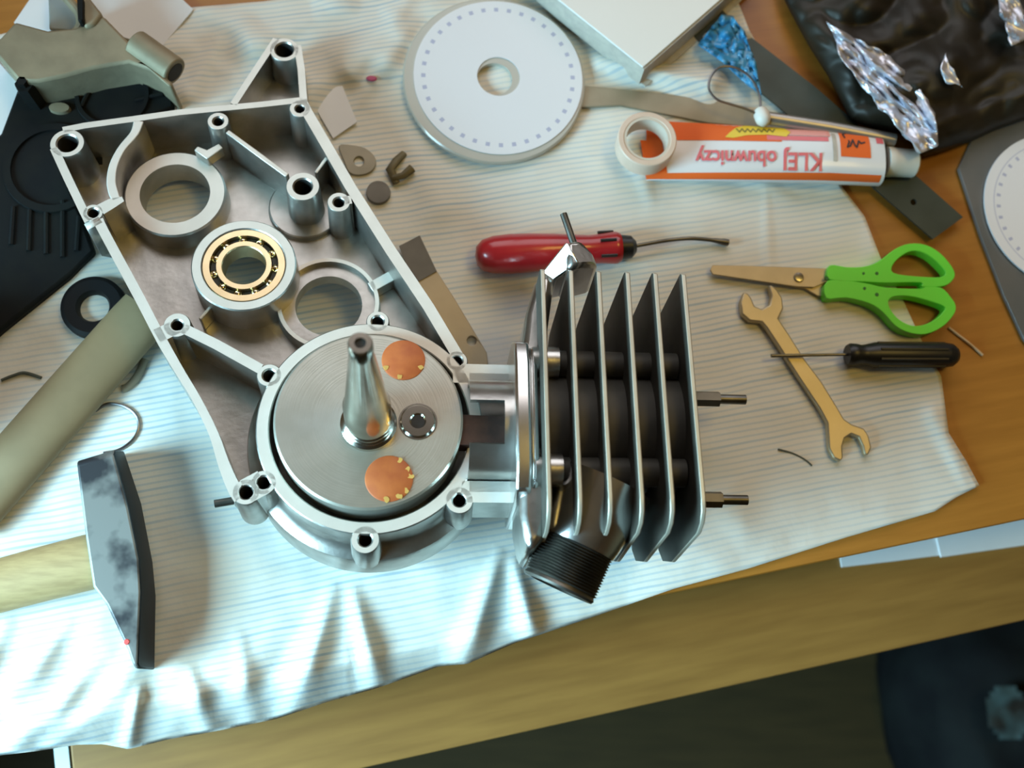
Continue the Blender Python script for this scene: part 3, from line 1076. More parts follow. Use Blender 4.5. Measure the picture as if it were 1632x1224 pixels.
# its sloping face is square to the bisector of window and lens
_n = Vector((-0.563, -0.475, 0.677))
_c = C(893, 420, 0.020)
_pc = CASE_M @ Vector((_c.x, _c.y, 0.020))
tp, TH = [], []
for x, y in [(864, 432), (903, 383), (925, 420), (908, 430), (884, 446)]:
    r_ = ray(x, y)
    q = CASE_M.inverted() @ (CAM + r_ * (_n.dot(_pc - CAM) / _n.dot(r_)))
    tp.append(q.xy)
    TH.append(q.z)
bt = [C(x, y, -0.015) for x, y in [(872, 438), (888, 420), (914, 425), (906, 436), (884, 446)]]
bm = new()
rim_ = [C(x, y, zt - 0.003) for x, y in [(903, 383), (932, 386), (952, 402), (958, 416), (925, 420)]]
solid(bm, ([(p.x, p.y, -0.012) for p in tp], [(p.x, p.y, h_) for p, h_ in zip(tp, TH)]))
ink = ypart('intake_stub', bm, 'alu_shiny', bevel=0.0012)
solid_pts = [C(x, y, zt - 0.004) for x, y in [(902, 385), (928, 383), (948, 396), (958, 416), (926, 424), (905, 430)]]
bm = new()
solid(bm, ([(p.x, p.y, -0.014) for p in solid_pts], [(p.x, p.y, zt - (0.010 if k in (2, 3) else 0.003)) for k, p in enumerate(solid_pts)]))
ypart('intake_flange', bm, 'alu_cyl', bevel=0.003, parent=ink)
q0, q1 = C(916, 386, 0.022), C(898, 341, 0.022)
bm = new()
dv = (q0 - q1) * 0.5
tube(bm, [(q0.x + dv.x, q0.y + dv.y, 0.018), (q1.x, q1.y, 0.022)], 0.0021, 14)
ypart('intake_stud', bm, 'dark_steel', parent=ink)

# exhaust stub on the near side, with thread
e1 = C(889, 938, 0.004)
e0 = C(905, 872, 0.004)
ax = Vector((-0.42, -0.90, -0.20)).normalized()
E1 = Vector((e1.x, e1.y, 0.004))
LEN = 0.030
E0 = E1 - ax * LEN
em = Matrix.Translation(E0) @ ax.to_track_quat('Z', 'Y').to_matrix().to_4x4()
rt = 0.0198
prof = [(0.0150, LEN), (0.0150, 0.004), (0.0, 0.004), (0.0, -0.004), (rt - .001, -0.004)]
z = 0.006
prof.append((rt - 0.001, z))
while z < LEN - 0.003:
    prof += [(rt, z + 0.0007), (rt - 0.0012, z + 0.0014)]
    z += 0.0015
prof += [(rt - 0.0004, LEN - 0.0012), (rt - 0.0012, LEN)]
ex = ypart('exhaust_stub', lathe(new(), prof, em, 56), 'dark_steel')
nm_ = Matrix.Translation(E0) @ ax.to_track_quat('Z', 'Y').to_matrix().to_4x4()
ypart('exhaust_neck', lathe(new(), [(0, -0.034), (0.026, -0.030), (0.0235, -0.012), (0.0212, 0.002), (0.0200, 0.006), (0, 0.006)], nm_, 48), 'alu_shiny', parent=ex)

# ------------------------------------------------------------------ hammer
HH = 0.034
TOPF = [(120, 733), (181, 715), (205, 804), (223, 890), (226, 945), (221, 1066), (213, 1066), (204, 1040), (169, 966), (147, 936), (135, 857)]
hb = P(180, 890)
ham = thing('hammer', 'heavy steel hammer with worn wedge head and pale wooden handle, lying on the cloth', 'hammer', hb)
top3 = [P(x, y, HH) for x, y in TOPF]
bm = new()
c2 = sum(top3, Vector()) / len(top3)
bev = 0.003
lo = [Vector((p.x, p.y, T + 0.002)) for p in top3]
mid = [Vector((p.x, p.y, T + HH - bev)) for p in top3]
hi = [c2 + (p - c2) * 0.955 for p in top3]
SIDE = [(195, 717), (214, 737), (230, 806), (249, 898), (254, 950), (250, 1070)]
# the right flank bulges out below the top face
flank = {1: (197, 718), 2: (225, 803), 3: (243, 896), 4: (248, 950), 5: (246, 1068)}
lo2, mid2 = [], []
for k, p in enumerate(top3):
    if k in flank:
        q = P(*flank[k], 0.014)
        lo2.append(Vector((q.x - 0.003, q.y, T + 0.002)))
        mid2.append(Vector((q.x, q.y, T + 0.014)))
    else:
        lo2.append(lo[k])
        mid2.append(Vector((p.x, p.y, T + 0.016)))
rings = [[bm.verts.new(v) for v in lp] for lp in (lo2, mid2, mid, hi)]
n = len(top3)
for a, b_ in zip(rings[:-1], rings[1:]):
    for i in range(n):
        j = (i + 1) % n
        bm.faces.new((a[i], a[j], b_[j], b_[i]))
bm.faces.new(rings[0][::-1])
head = bm
bm.faces.new(rings[-1])
ho = obj('hammer_head', head, 'hammer', ham, bevel=0.0012)
ho.data.materials.append(MT['hammer_side'])
for p in ho.data.polygons:
    if p.normal.z < 0.6 and p.normal.x > 0.2:  # right-facing sides: their shade is put into a near-black colour
        p.material_index = 1
red_p = P(202, 1023, HH)
obj('red_paint_spot', lathe(new(), [(0, T + HH), (0.0016, T + HH), (0.0012, T + HH + 0.0004), (0, T + HH + 0.0004)], Matrix.Translation((red_p.x, red_p.y, 0)), 14), mat('red_paint_dab', (0.75, 0.10, 0.09), 0.5), ho)
hl = [(P(-70, 950, 0.017), 0.0150), (P(0, 933, 0.017), 0.0148), (P(70, 914, 0.017), 0.0152), (P(140, 896, 0.017), 0.0156), (P(170, 889, 0.017), 0.0150)]
obj('handle', tube(new(), [p for p, r in hl], [r for p, r in hl], 20, flat=0.8), 'handle_wood', ham, smooth=60)

# ------------------------------------------------------------------ stick under the crankcase
sb = P(100, 650)
s0, s1 = P(-60, 830, 0.010), P(216, 515, 0.010)
s2 = s0.lerp(s1, 1.07)
bm = new()
tube(bm, [s0, s0.lerp(s1, 0.5), s1, s2], [0.0168, 0.0168, 0.0166, 0.0160], 24, flat=0.50)
tag(obj('wooden_stick', bm, 'stick_wood', base=sb, smooth=60), 'thick grey-brown wooden stick reaching under the crankcase from beside the hammer', 'stick')

# ------------------------------------------------------------------ rubber seal, wire rings
c = P(149, 489, 0.007)
tag(obj('rubber_seal', lathe(new(), [(0.0088, T + 0.002), (0.0088, T + 0.006), (0.0100, T + 0.0085), (0.0165, T + 0.009), (0.0190, T + 0.0075), (0.0192, T + 0.002)], Matrix.Translation((c.x, c.y, 0)), 48), 'rubber', base=Vector((c.x, c.y, T + 0.002))),
    'black rubber oil seal ring lying beside the wooden stick', 'seal')
pts = [P(x, y, 0.0035) for x, y in [(152, 655), (170, 644), (190, 645), (208, 653), (219, 666), (221, 682), (214, 698), (200, 711), (184, 719), (165, 722)]]
tag(obj('wire_clip', tube(new(), smooth_line(pts, 6), 0.0009, 8), 'wire', base=pts[0]), 'curved thin spring wire between the hammer head and the stick', 'wire')
pts = [P(x, y, 0.004) for x, y in [(231, 572), (224, 590), (214, 606), (203, 617), (195, 620)]]
tag(obj('metal_strip', tube(new(), smooth_line(pts, 5), 0.0025, 10, flat=0.4), 'strip', base=pts[0]), 'short curved metal strip between the stick and the crankcase rim', 'metal strip')

# ------------------------------------------------------------------ dark engine cover, upper left
ub = P(100, 230)
cov = thing('engine_side_cover', 'black engine cover with tan metal edge, half under the crankcase corner', 'engine cover', ub)
hB = 0.0085
body = [(32, 128), (60, 128), (100, 122), (150, 108), (205, 97), (240, 108), (272, 132), (277, 172), (200, 200), (110, 205), (85, 230), (128, 340), (150, 400), (110, 440), (0, 528), (-90, 610), (-200, 690), (-300, 600), (-220, 330), (0, 214)]
px_prism('cover_body', body, 0.001, hB, 'black_cast', cov, bevel=0.002)
tan = [(-20, 70), (0, 60), (24, 34), (76, 48), (118, 44), (150, 32), (164, 24), (205, 66), (220, 90), (250, 112), (276, 132), (272, 140), (240, 112), (205, 99), (150, 108), (100, 122), (60, 130), (30, 130), (0, 95)]
px_prism('cover_rim', tan, 0.001, 0.034, 'tan_cast', cov, bevel=0.004)
c = P(-260, 610, 0.06)  # unseen drum added out of view to shade the cloth at the left
obj('added_shade_bulge', lathe(new(), [(0, T + 0.002), (0.048, T + 0.002), (0.048, T + 0.055), (0.045, T + 0.064), (0.036, T + 0.070), (0, T + 0.071)], Matrix.Translation((c.x, c.y, 0)), 48), 'black_cast', cov)
# lug
l0, l1 = P(216, 70, 0.030), P(279, 115, 0.030)
lg = obj('mounting_lug', tube(new(), [l0, l1], 0.0092, 24), 'tan_cast', cov, bevel=0.001)
dd = (l1 - l0).normalized()
obj('lug_bore', tube(new(), [l1 - dd * 0.0005, l1 + dd * 0.0004], 0.0062, 20), 'bore', lg)
# raised rings on the black face
for (x, y), r0, r1, zz in (((84, 266), 0.0250, 0.0295, 0.0105), ((178, 150), 0.020, 0.0225, 0.0105)):
    c = P(x, y, zz)
    obj('raised_ring', lathe(new(), [(r0, T + hB - .002), (r0, T + zz), (r1, T + zz), (r1 + .001, T + hB - .002)], Matrix.Translation((c.x, c.y, 0)), 48), 'black_cast', cov)
for k, (x0, y0, x1, y1) in enumerate([(22, 330, 18, 390), (48, 335, 46, 400), (74, 330, 74, 405), (100, 320, 100, 410), (126, 345, 122, 400), (150, 130, 130, 170), (215, 160, 260, 150)]):
    a, b_ = P(x0, y0, 0.0088), P(x1, y1, 0.0088)
    obj('cast_rib', tube(new(), [a, b_], 0.0016, 8), 'black_cast', cov)
c = P(94, 171, 0.0115)  # highlight on the black face, put in as a small tan oval
obj('tan_highlight', lathe(new(), [(0, T + 0.008), (0.006, T + 0.008), (0.0055, T + 0.0115), (0, T + 0.0118)], Matrix.Translation((c.x, c.y, 0)) @ Matrix.Diagonal((1.1, 0.6, 1, 1)), 24), 'tan_cast', cov)
c = P(38, 134, 0.03)
obj('cover_bolt', lathe(new(), [(0, T + 0.008), (0.0062, T + 0.008), (0.0062, T + 0.027), (0.0055, T + 0.030), (0.003, T + 0.030), (0.003, T + 0.034), (0, T + 0.034)], Matrix.Translation((c.x, c.y, 0)), 6), 'black_cast', cov)

# bracket behind the cover with the cloudy plastic
br = thing('metal_bracket', 'tan metal bracket bent round a cloudy plastic piece behind the black engine cover', 'bracket', P(140, 20))
pts = [P(x, y, 0.030) for x, y in [(90, -20), (112, 4), (126, 22), (128, 40), (118, 54), (104, 58)]]
obj('bracket_loop', tube(new(), smooth_line(pts, 5), 0.0028, 10), 'tan_cast', br)
px_prism('bracket_plate', [(122, -12), (136, -12), (163, 22), (150, 40), (134, 44), (128, 20)], 0.004, 0.036, 'tan_cast', br, bevel=0.002)
px_prism('bracket_post', [(122, -5), (132, -5), (132, 34), (124, 34)], 0.03, 0.040, 'black_cast', br, bevel=0.001)
px_prism('plastic_window', [(76, -15), (92, -15), (112, 6), (124, 24), (124, 40), (112, 50), (78, 46)], 0.016, 0.019, 'clear', br, bevel=0.001)

# papers round it
tag(px_prism('paper_sheet', [(120, -30), (270, -20), (308, 15), (256, 76), (200, 60), (150, 40)], 0.004, 0.005, 'paper'), 'white paper sheet sticking out behind the tan lug of the engine cover', 'paper', None)
tag(px_prism('paper_sheet', [(-60, 60), (-10, 90), (34, 140), (34, 170), (0, 222), (-60, 300)], 0.004, 0.0048, 'paper'), 'bluish white paper peeping out left of the black engine cover', 'paper')
tag(px_prism('paper_scrap', [(22, 36), (52, -8), (80, -8), (80, 50)], 0.006, 0.0068, 'paper'), 'small white paper triangle beside the cloudy plastic of the bracket', 'paper')
tag(px_prism('paper_label', [(544, 133), (569, 194), (531, 220), (495, 159)], 0.0045, 0.0053, 'paper'), 'small blank white paper square beside the crankcase corner', 'paper')


# ------------------------------------------------------------------ degree wheels
def dial_material(name, R, n, r0, r1, wd, ring=False, a0=0.0):
    m = mat(name, (0.83, 0.83, 0.87), 0.55, 0.0)
    nt = m.node_tree
    tc = nt.nodes.new('ShaderNodeTexCoord')
    sx = nt.nodes.new('ShaderNodeSeparateXYZ')
    nt.links.new(tc.outputs['Object'], sx.inputs[0])
    r = math_node(nt, 'SQRT', math_node(nt, 'ADD', math_node(nt, 'MULTIPLY', sx.outputs[0], sx.outputs[0]), math_node(nt, 'MULTIPLY', sx.outputs[1], sx.outputs[1])))
    an = math_node(nt, 'ARCTAN2', sx.outputs[1], sx.outputs[0])
    f = math_node(nt, 'FRACT', math_node(nt, 'MULTIPLY', math_node(nt, 'ADD', an, 10 + a0), n / (2 * PI)))
    d = math_node(nt, 'ABSOLUTE', math_node(nt, 'SUBTRACT', f, 0.5))
    k = math_node(nt, 'LESS_THAN', d, wd)
    k = math_node(nt, 'MULTIPLY', k, math_node(nt, 'GREATER_THAN', r, r0 * R))
    k = math_node(nt, 'MULTIPLY', k, math_node(nt, 'LESS_THAN', r, r1 * R))
    if ring:
        q = math_node(nt, 'ABSOLUTE', math_node(nt, 'SUBTRACT', r, (r1 + 0.03) * R))
        k = math_node(nt, 'MAXIMUM', k, math_node(nt, 'MULTIPLY', math_node(nt, 'LESS_THAN', q, 0.0004), 0.7))
    mix = nt.nodes.new('ShaderNodeMix')
    mix.data_type = 'RGBA'
    nt.links.new(math_node(nt, 'MULTIPLY', k, 0.75), mix.inputs[0])
    mix.inputs[6].default_value = (0.83, 0.83, 0.87, 1)
    mix.inputs[7].default_value = (0.36, 0.38, 0.58, 1)
    nt.links.new(mix.outputs[2], nt.nodes['Principled BSDF'].inputs['Base Color'])
    return m


c = P(788, 128, 0.006)
dw = thing('degree_wheel', 'white paper degree wheel with a wide centre hole, on a clear disc beside the notebook', 'degree wheel', Vector((c.x, c.y, T + 0.004)))
Rd = (P(933, 128, 0.006).x - P(643, 128, 0.006).x) / 2
hr = 34 / 2.42e3
obj('backing_disc', lathe(new(), [(hr - 0.0025, 0.0), (Rd - 0.001, 0.0), (Rd, 0.001), (Rd, 0.003), (Rd - 0.001, 0.0038), (hr - 0.0025, 0.0038)], None, 112), 'cd', dw, local=True)
cp = P(796, 121, 0.0085) - c
Rp = 135 / 2.43e3
MT['dial'] = dial_material('printed_dial_paper', Rp, 36, 0.86, 0.91, 0.16)
dp = obj('paper_dial', lathe(new(), [(hr, 0), (Rp, 0), (Rp, 0.0006), (hr, 0.0006)], None, 112), 'dial', dw, local=True)
dp.location = (cp.x * 0.8, cp.y * 0.8, 0.0040)

c2_ = P(1696, 335, 0.006)
dw2 = thing('degree_wheel', 'white paper degree wheel with dashed scale lying on the grey plastic sleeve', 'degree wheel', Vector((c2_.x, c2_.y, T + 0.005)))
R2 = P(1696, 335, 0.006).x - P(1570, 335, 0.006).x
MT['dial2'] = dial_material('printed_dial_paper_small', R2, 36, 0.80, 0.85, 0.13, True, 0.06)
obj('paper_dial', lathe(new(), [(0.008, 0.0), (R2, 0.0), (R2, 0.0012), (0.008, 0.0012)], None, 96), 'dial2', dw2, local=True)

tag(px_prism('plastic_sleeve', [(1528, 268), (1560, 200), (1640, 170), (1800, 180), (1800, 560), (1650, 560), (1632, 540), (1600, 470), (1562, 372)], 0.001, 0.004, 'sleeve', bevel=0.0005),
    'grey plastic sleeve under the dashed degree wheel', 'sleeve')

# ------------------------------------------------------------------ white box
hx = 0.026
bt0 = P(970, -30)
wb = thing('notebook', 'thick white notebook with grey page edges, corner pointing at the tape roll', 'notebook', bt0)
tp = [P(x, y, hx) for x, y in [(1025, 107), (1150, -2), (1210, -60), (1000, -190), (790, -90), (886, -4)]]
cB = [Vector((p.x, p.y, T + 0.006)) for p in tp]
bm = new()
solid(bm, ([p + Vector((0.0015, -0.001, 0)) for p in cB], [Vector((p.x, p.y, T + hx - 0.0016)) + Vector((0.001, -0.0008, 0)) for p in tp]))
obj('page_block', bm, 'card_edge', wb)
bm = new()
solid(bm, ([Vector((p.x, p.y, T + hx - 0.0016)) for p in tp], [Vector((p.x, p.y, T + hx)) for p in tp]))
obj('front_cover', bm, 'card', wb, bevel=0.0005)
bm = new()
solid(bm, ([Vector((p.x + 0.006, p.y - 0.002, T + 0.0045)) for p in tp], [Vector((p.x + 0.006, p.y - 0.002, T + 0.006)) for p in tp]))
obj('back_cover', bm, 'card_edge', wb)

# ------------------------------------------------------------------ ruler, blue film, strip, rod tool
hole = circle((1456, 322), 5, 14)
tag(px_prism('steel_ruler', [(1535, 346), (1487, 381), (1395, 301), (1300, 219), (1110, 62), (1092, 40), (1140, 5), (1189, 53), (1300, 139)], 0.0052, 0.0066, 'ruler', holes=[[(p.x, p.y) for p in hole]]),
    'dark steel ruler with a small hole, reaching from the white notebook past the tube cap', 'ruler')


def film_h(seed, base, amp, sc):
    def f(x, y):
        v = noise.noise(Vector((x / sc, y / sc, seed))) + 0.6 * noise.noise(Vector((x / sc * 2.3, y / sc * 2.3, seed + 3)))
        return base + amp * abs(v)
    return f


bm = new()
sheet(bm, coons([(1112, 72), (1150, 98), (1184, 130), (1214, 152)], [(1214, 152), (1204, 100), (1186, 50)], [(1150, 24), (1168, 26), (1186, 50)], [(1112, 72), (1130, 48), (1150, 24)], 26, 22), film_h(2.0, 0.009, 0.010, 22))
fo = obj('blue_film', bm, 'blue', base=P(1170, 80, 0.008), smooth=180)
tag(fo, 'crumpled bright blue plastic film on the ruler beside the white notebook', 'plastic film')
s_ = fo.modifiers.new('t', 'SOLIDIFY')
s_.thickness = 0.0006

tag(px_prism('flat_strip', [(905, 138), (930, 136), (1040, 147), (1140, 160), (1222, 180), (1330, 200), (1325, 222), (1220, 204), (1130, 196), (1080, 186), (990, 168), (905, 172)], 0.0030, 0.0052, 'strip', bevel=0.0005),
    'flat dull tan metal strip running behind the tape roll and tube', 'metal strip')
rt_ = thing('probe_tool', 'grey metal rod with pale knob and thin wire loop lying over the ruler', 'tool', P(1300, 205, 0.008))
obj('rod', tube(new(), [P(1222, 188, 0.017), P(1320, 204, 0.017), P(1425, 224, 0.017)], [0.0042, 0.0046, 0.0046], 16), 'rodgrey', rt_)
kn = P(1215, 186, 0.018)
obj('knob', lathe(new(), [(0, -0.006), (0.0042, -0.0052), (0.0052, -0.002), (0.0050, 0.003), (0.003, 0.006), (0, 0.0065)], Matrix.Translation(kn) @ Matrix.Rotation(math.radians(78), 4, 'X') @ Matrix.Rotation(math.radians(10), 4, 'Y'), 20), 'cap', rt_, smooth=60)
pts = [P(x, y, 0.0185) for x, y in [(1212, 174), (1210, 150), (1196, 124), (1172, 108), (1148, 107), (1133, 122), (1130, 142), (1142, 158), (1164, 166), (1190, 174), (1206, 182)]]
obj('wire_loop', tube(new(), smooth_line(pts, 5), 0.0008, 8), 'wire', rt_)

# ------------------------------------------------------------------ glue tube
GA, GB = P(1032, 234, 0.010), P(1398, 260, 0.010)          # tail and shoulder
gx = (GB - GA)
gx.z = 0
GL = gx.length
gx.normalize()
gy = Vector((-gx.y, gx.x, 0))
GM = Matrix.Translation(Vector((GA.x, GA.y, T + 0.008))) @ Matrix((gx, gy, Vector((0, 0, 1)))).transposed().to_4x4()
glue = thing('glue_tube', 'orange and white tube of shoe glue with white cap, lettering upside down', 'glue tube', GM)


def gsec(s):
    """half width and half height of the tube at share s of its length"""
    hw = 0.0214 - 0.0044 * s
    hh = 0.0010 + 0.0088 * min(1, s / 0.75) ** 0.8
    return hw, hh


NS, NT = 28, 32


def gpoint(s, a):
    hw, hh = gsec(s)
    ca, sa = math.cos(a), math.sin(a)
    y = hw * (abs(ca) ** 0.75) * (1 if ca >= 0 else -1)
    z = hh * (abs(sa) ** 0.85) * (1 if sa >= 0 else -1)
    return Vector((s * GL, y, z + hh * 0.9 - 0.004))


bm = new()
R_ = [[bm.verts.new(gpoint(i / NS, 2 * PI * k / NT)) for k in range(NT)] for i in range(NS + 1)]
for i in range(NS):
    for k in range(NT):
        l = (k + 1) % NT
        bm.faces.new((R_[i][k], R_[i][l], R_[i + 1][l], R_[i + 1][k]))
bm.faces.new(R_[0])
bm.faces.new(R_[-1][::-1])
tb = obj('tube_body', bm, 'tube_white', glue, local=True, smooth=60)


def gsurf(x, y):
    s = min(max(x / GL, 0), 1)
    hw, hh = gsec(s)
    c_ = min(0.999, abs(y) / hw) ** (1 / 0.75)
    return hh * (math.sqrt(max(0, 1 - c_ * c_)) ** 0.85) + hh * 0.9 - 0.004


def gpx(px, py):
    q = P(px, py, 0.018)
    return (GM.inverted() @ q).xy


def on_tube(name, pts_px, m, parent=None, lift=0.0003, n=1):
    """print traced in pixels, wrapped on the tube"""
    pts = [gpx(x, y) for x, y in pts_px]
    return wrap_poly(name, pts, m, lift)


def wrap_poly(name, pts, m, lift=0.0003):
    bm = new()
    es = []
    vs = [bm.verts.new((p[0], p[1], 0)) for p in pts]
    for i in range(len(vs)):
        es.append(bm.edges.new((vs[i], vs[(i + 1) % len(vs)])))
    bmesh.ops.triangle_fill(bm, use_beauty=True, edges=es)
    bmesh.ops.subdivide_edges(bm, edges=bm.edges[:], cuts=5, use_grid_fill=True)
    for v in bm.verts:
        v.co.z = gsurf(v.co.x, v.co.y) + lift
    return obj(name, bm, m, tb, local=True, smooth=0)


def strip_quad(x0, x1, y0, y1, n=10):
    """quad in tube space (metres along, share of half width across)"""
    lo = [(x0 + (x1 - x0) * k / n, y0 * gsec((x0 + (x1 - x0) * k / n) / GL)[0]) for k in range(n + 1)]
    hi = [(x0 + (x1 - x0) * k / n, y1 * gsec((x0 + (x1 - x0) * k / n) / GL)[0]) for k in range(n + 1)]
    return lo, hi


def wrap_strip(name, x0, x1, y0, y1, m, lift=0.0003, nx=16, ny=6, slant=0.0):
    bm = new()
    G = []
    for j in range(ny + 1):
        row = []
        for i in range(nx + 1):
            t = j / ny
            x = x0 + (x1 - x0) * i / nx + slant * t
            y = (y0 + (y1 - y0) * t) * gsec(min(1, max(0, x / GL)))[0]
            row.append(bm.verts.new((x, y, gsurf(x, y) + lift)))
        G.append(row)
    for j in range(ny):
        for i in range(nx):
            bm.faces.new((G[j][i], G[j][i + 1], G[j + 1][i + 1], G[j + 1][i]))
    return obj(name, bm, m, tb, local=True, smooth=0)


wrap_strip('orange_band', 0.0, GL * 0.56, 0.30, 0.985, 'print_orange')
wrap_strip('orange_tail', 0.0, GL * 0.09, -0.98, 0.30, 'print_orange', slant=-0.004)
wrap_strip('pink_band', GL * 0.545, GL * 0.765, 0.58, 0.90, 'print_pink')
wrap_strip('red_subtitle_line', GL * 0.50, GL * 0.755, 0.36, 0.55, 'print_red')
wrap_strip('orange_edge', GL * 0.08, GL * 0.985, -0.985, -0.80, 'print_orange')
wrap_strip('red_corner', GL * 0.965, GL * 0.995, 0.45, 0.97, 'print_red')
wrap_strip('grey_line', GL * 0.772, GL * 0.789, -0.40, 0.95, 'card_edge')
wrap_strip('orange_square', GL * 0.805, GL * 0.935, -0.20, 0.97, 'print_orange')
# yellow flash with its small slanted word
fl_ = [(0.325, 0.42), (0.345, 0.60), (0.375, 0.82), (0.42, 0.955), (0.50, 0.97), (0.575, 0.90), (0.60, 0.70), (0.58, 0.50), (0.50, 0.56), (0.42, 0.52), (0.36, 0.40)]
wrap_poly('yellow_flash', [(a * GL, b_ * gsec(a)[0]) for a, b_ in fl_], 'print_yellow', 0.0006)


def stroke(name, line, wd, m, lift):
    bm = new()
    pts = [Vector((a * GL, b_ * gsec(a)[0])) for a, b_ in line]
    for i in range(len(pts) - 1):
        d = (pts[i + 1] - pts[i]).normalized()
        nn = Vector((-d.y, d.x)) * wd / 2
        a, b_ = pts[i] - d * wd * 0.3, pts[i + 1] + d * wd * 0.3
        q = [bm.verts.new((p.x, p.y, gsurf(p.x, p.y) + lift)) for p in (a + nn, b_ + nn, b_ - nn, a - nn)]
        bm.faces.new(q)
    return obj(name, bm, m, tb, local=True, smooth=0)


zz_ = []
for k in range(15):
    zz_.append((0.375 + 0.0115 * k, (0.62 if k % 2 else 0.76) + 0.004 * k))
stroke('flash_lettering', zz_, 0.0008, 'print_dark', 0.0009)
LOGO = [(0.872, 0.93), (0.876, 0.62), (0.872, 0.78), (0.886, 0.90), (0.890, 0.45), (0.882, 0.22), (0.893, 0.28), (0.903, 0.55), (0.910, 0.30), (0.916, 0.24), (0.924, 0.52), (0.932, 0.42), (0.945, 0.48)]
stroke('logo_scribble', [((a - 0.872) * 1.22 + 0.822, b_ - 0.04) for a, b_ in LOGO], 0.0011, 'print_black', 0.0007)


def text_on_tube(body, x_right, width, y0, size, m):
    cu = bpy.data.curves.new('text', 'FONT')
    cu.body = body
    cu.size = size
    cu.offset = size * 0.022
    ob = bpy.data.objects.new('text', cu)
    COL.objects.link(ob)
    dg = bpy.context.evaluated_depsgraph_get()
    me = bpy.data.meshes.new_from_object(ob.evaluated_get(dg))
    bpy.data.objects.remove(ob)
    bm = new()
    bm.from_mesh(me)
    bpy.data.meshes.remove(me)
    xs = [v.co.x for v in bm.verts]
    k = width / (max(xs) - min(xs))
    x0 = min(xs)
    for v in bm.verts:             # turned half a turn: reads from the cap towards the tail
        x = x_right - (v.co.x - x0) * k
        y = y0 - v.co.y
        v.co = Vector((x, y, gsurf(x, y) + 0.0008))
    return obj('lettering', bm, m, tb, local=True, smooth=0)


text_on_tube('KLEJ', GL * 0.725, GL * 0.160, -0.0025, 0.0165, 'print_red')
text_on_tube('obuwniczy', GL * 0.535, GL * 0.335, -0.0015, 0.0150, 'print_red')
hw, hh = gsec(1)
bm = new()
zc = hh * 0.9 - 0.004
lathe(bm, [(0, -0.002), (0.0150, -0.002), (0.0150, 0.0), (0.0078, 0.004), (0.0078, 0.005), (0, 0.005)], Matrix.Translation((GL, 0, zc)) @ Matrix.Rotation(PI / 2, 4, 'Y') @ Matrix.Diagonal((0.58, 1.05, 1, 1)), 32)
obj('shoulder', bm, 'grey_plate', glue, local=True)
bm = new()
cpx = GL + 0.004
lathe(bm, [(0, 0), (0.0100, 0), (0.0100, 0.004), (0.0096, 0.005), (0.0092, 0.0195), (0.0080, 0.0208), (0, 0.0208)], Matrix.Translation((cpx, 0, zc)) @ Matrix.Rotation(PI / 2, 4, 'Y'), 28)
obj('cap', bm, 'cap', glue, local=True)

# ------------------------------------------------------------------ tape roll on the tail of the tube
c = P(1033, 221, 0.024)
tp_ = thing('tape_roll', 'small roll of cream adhesive tape resting on the tail of the glue tube', 'tape', Matrix.Translation(Vector((c.x, c.y, T + 0.010))) @ Matrix.Rotation(math.radians(-2), 4, 'Y'))
ro, ri = 0.0190, 0.0150
obj('tape_winding', lathe(new(), [(ri, 0.0), (ri, 0.0138), (ri + 0.0005, 0.0142), (ro - 0.0006, 0.0142), (ro, 0.0136), (ro, 0.0006), (ro - 0.0006, 0)], None, 64), 'tape', tp_, local=True)
obj('tape_core', lathe(new(), [(ri - 0.0016, 0.0002), (ri - 0.0016, 0.0138), (ri, 0.0138), (ri, 0.0002)], None, 64), 'tape_core', tp_, local=True)


# ------------------------------------------------------------------ bags
def bag_h(x, y):
    v = 0.012 + 0.020 * abs(noise.noise(Vector((x / 120, y / 90, 1.7)))) + 0.005 * abs(noise.noise(Vector((x / 40, y / 34, 5.2))))
    # falls to the desk at its free edge
    k = min(1.0, max(0.0, ((x - 1250) * 0.55 - (y - 10)) * -1 * 0 + 1))
    return v


LB = [(1355, 190), (1392, 206), (1440, 214), (1472, 250), (1500, 242), (1545, 226), (1590, 205), (1640, 188), (1720, 170)]
bm = new()
g = coons(LB, [(1720, 170), (1720, -80)], [(1235, -80), (1450, -80), (1720, -80)], [(1355, 190), (1320, 122), (1288, 72), (1262, 24), (1250, 0), (1235, -80)], 90, 70)
V = []
nn_, mm_ = len(g[0]) - 1, len(g) - 1
for j, row in enumerate(g):
    r_ = []
    for i, p in enumerate(row):
        e = min(1.0, min(i / 10, j / 10))
        h = 0.008 + bag_h(p.x, p.y) * (e ** 0.6)
        r_.append(bm.verts.new(P(p.x, p.y, h)))
    V.append(r_)
for j in range(mm_):
    for i in range(nn_):
        bm.faces.new((V[j][i], V[j][i + 1], V[j + 1][i + 1], V[j + 1][i]))
bagt = thing('plastic_bag', 'crumpled black plastic bag with silver-toned patches beside the degree wheel', 'plastic bag', P(1480, 90))
bo = obj('bag_film', bm, 'bag', bagt, smooth=180)
s_ = bo.modifiers.new('t', 'SOLIDIFY')
s_.thickness = 0.0008


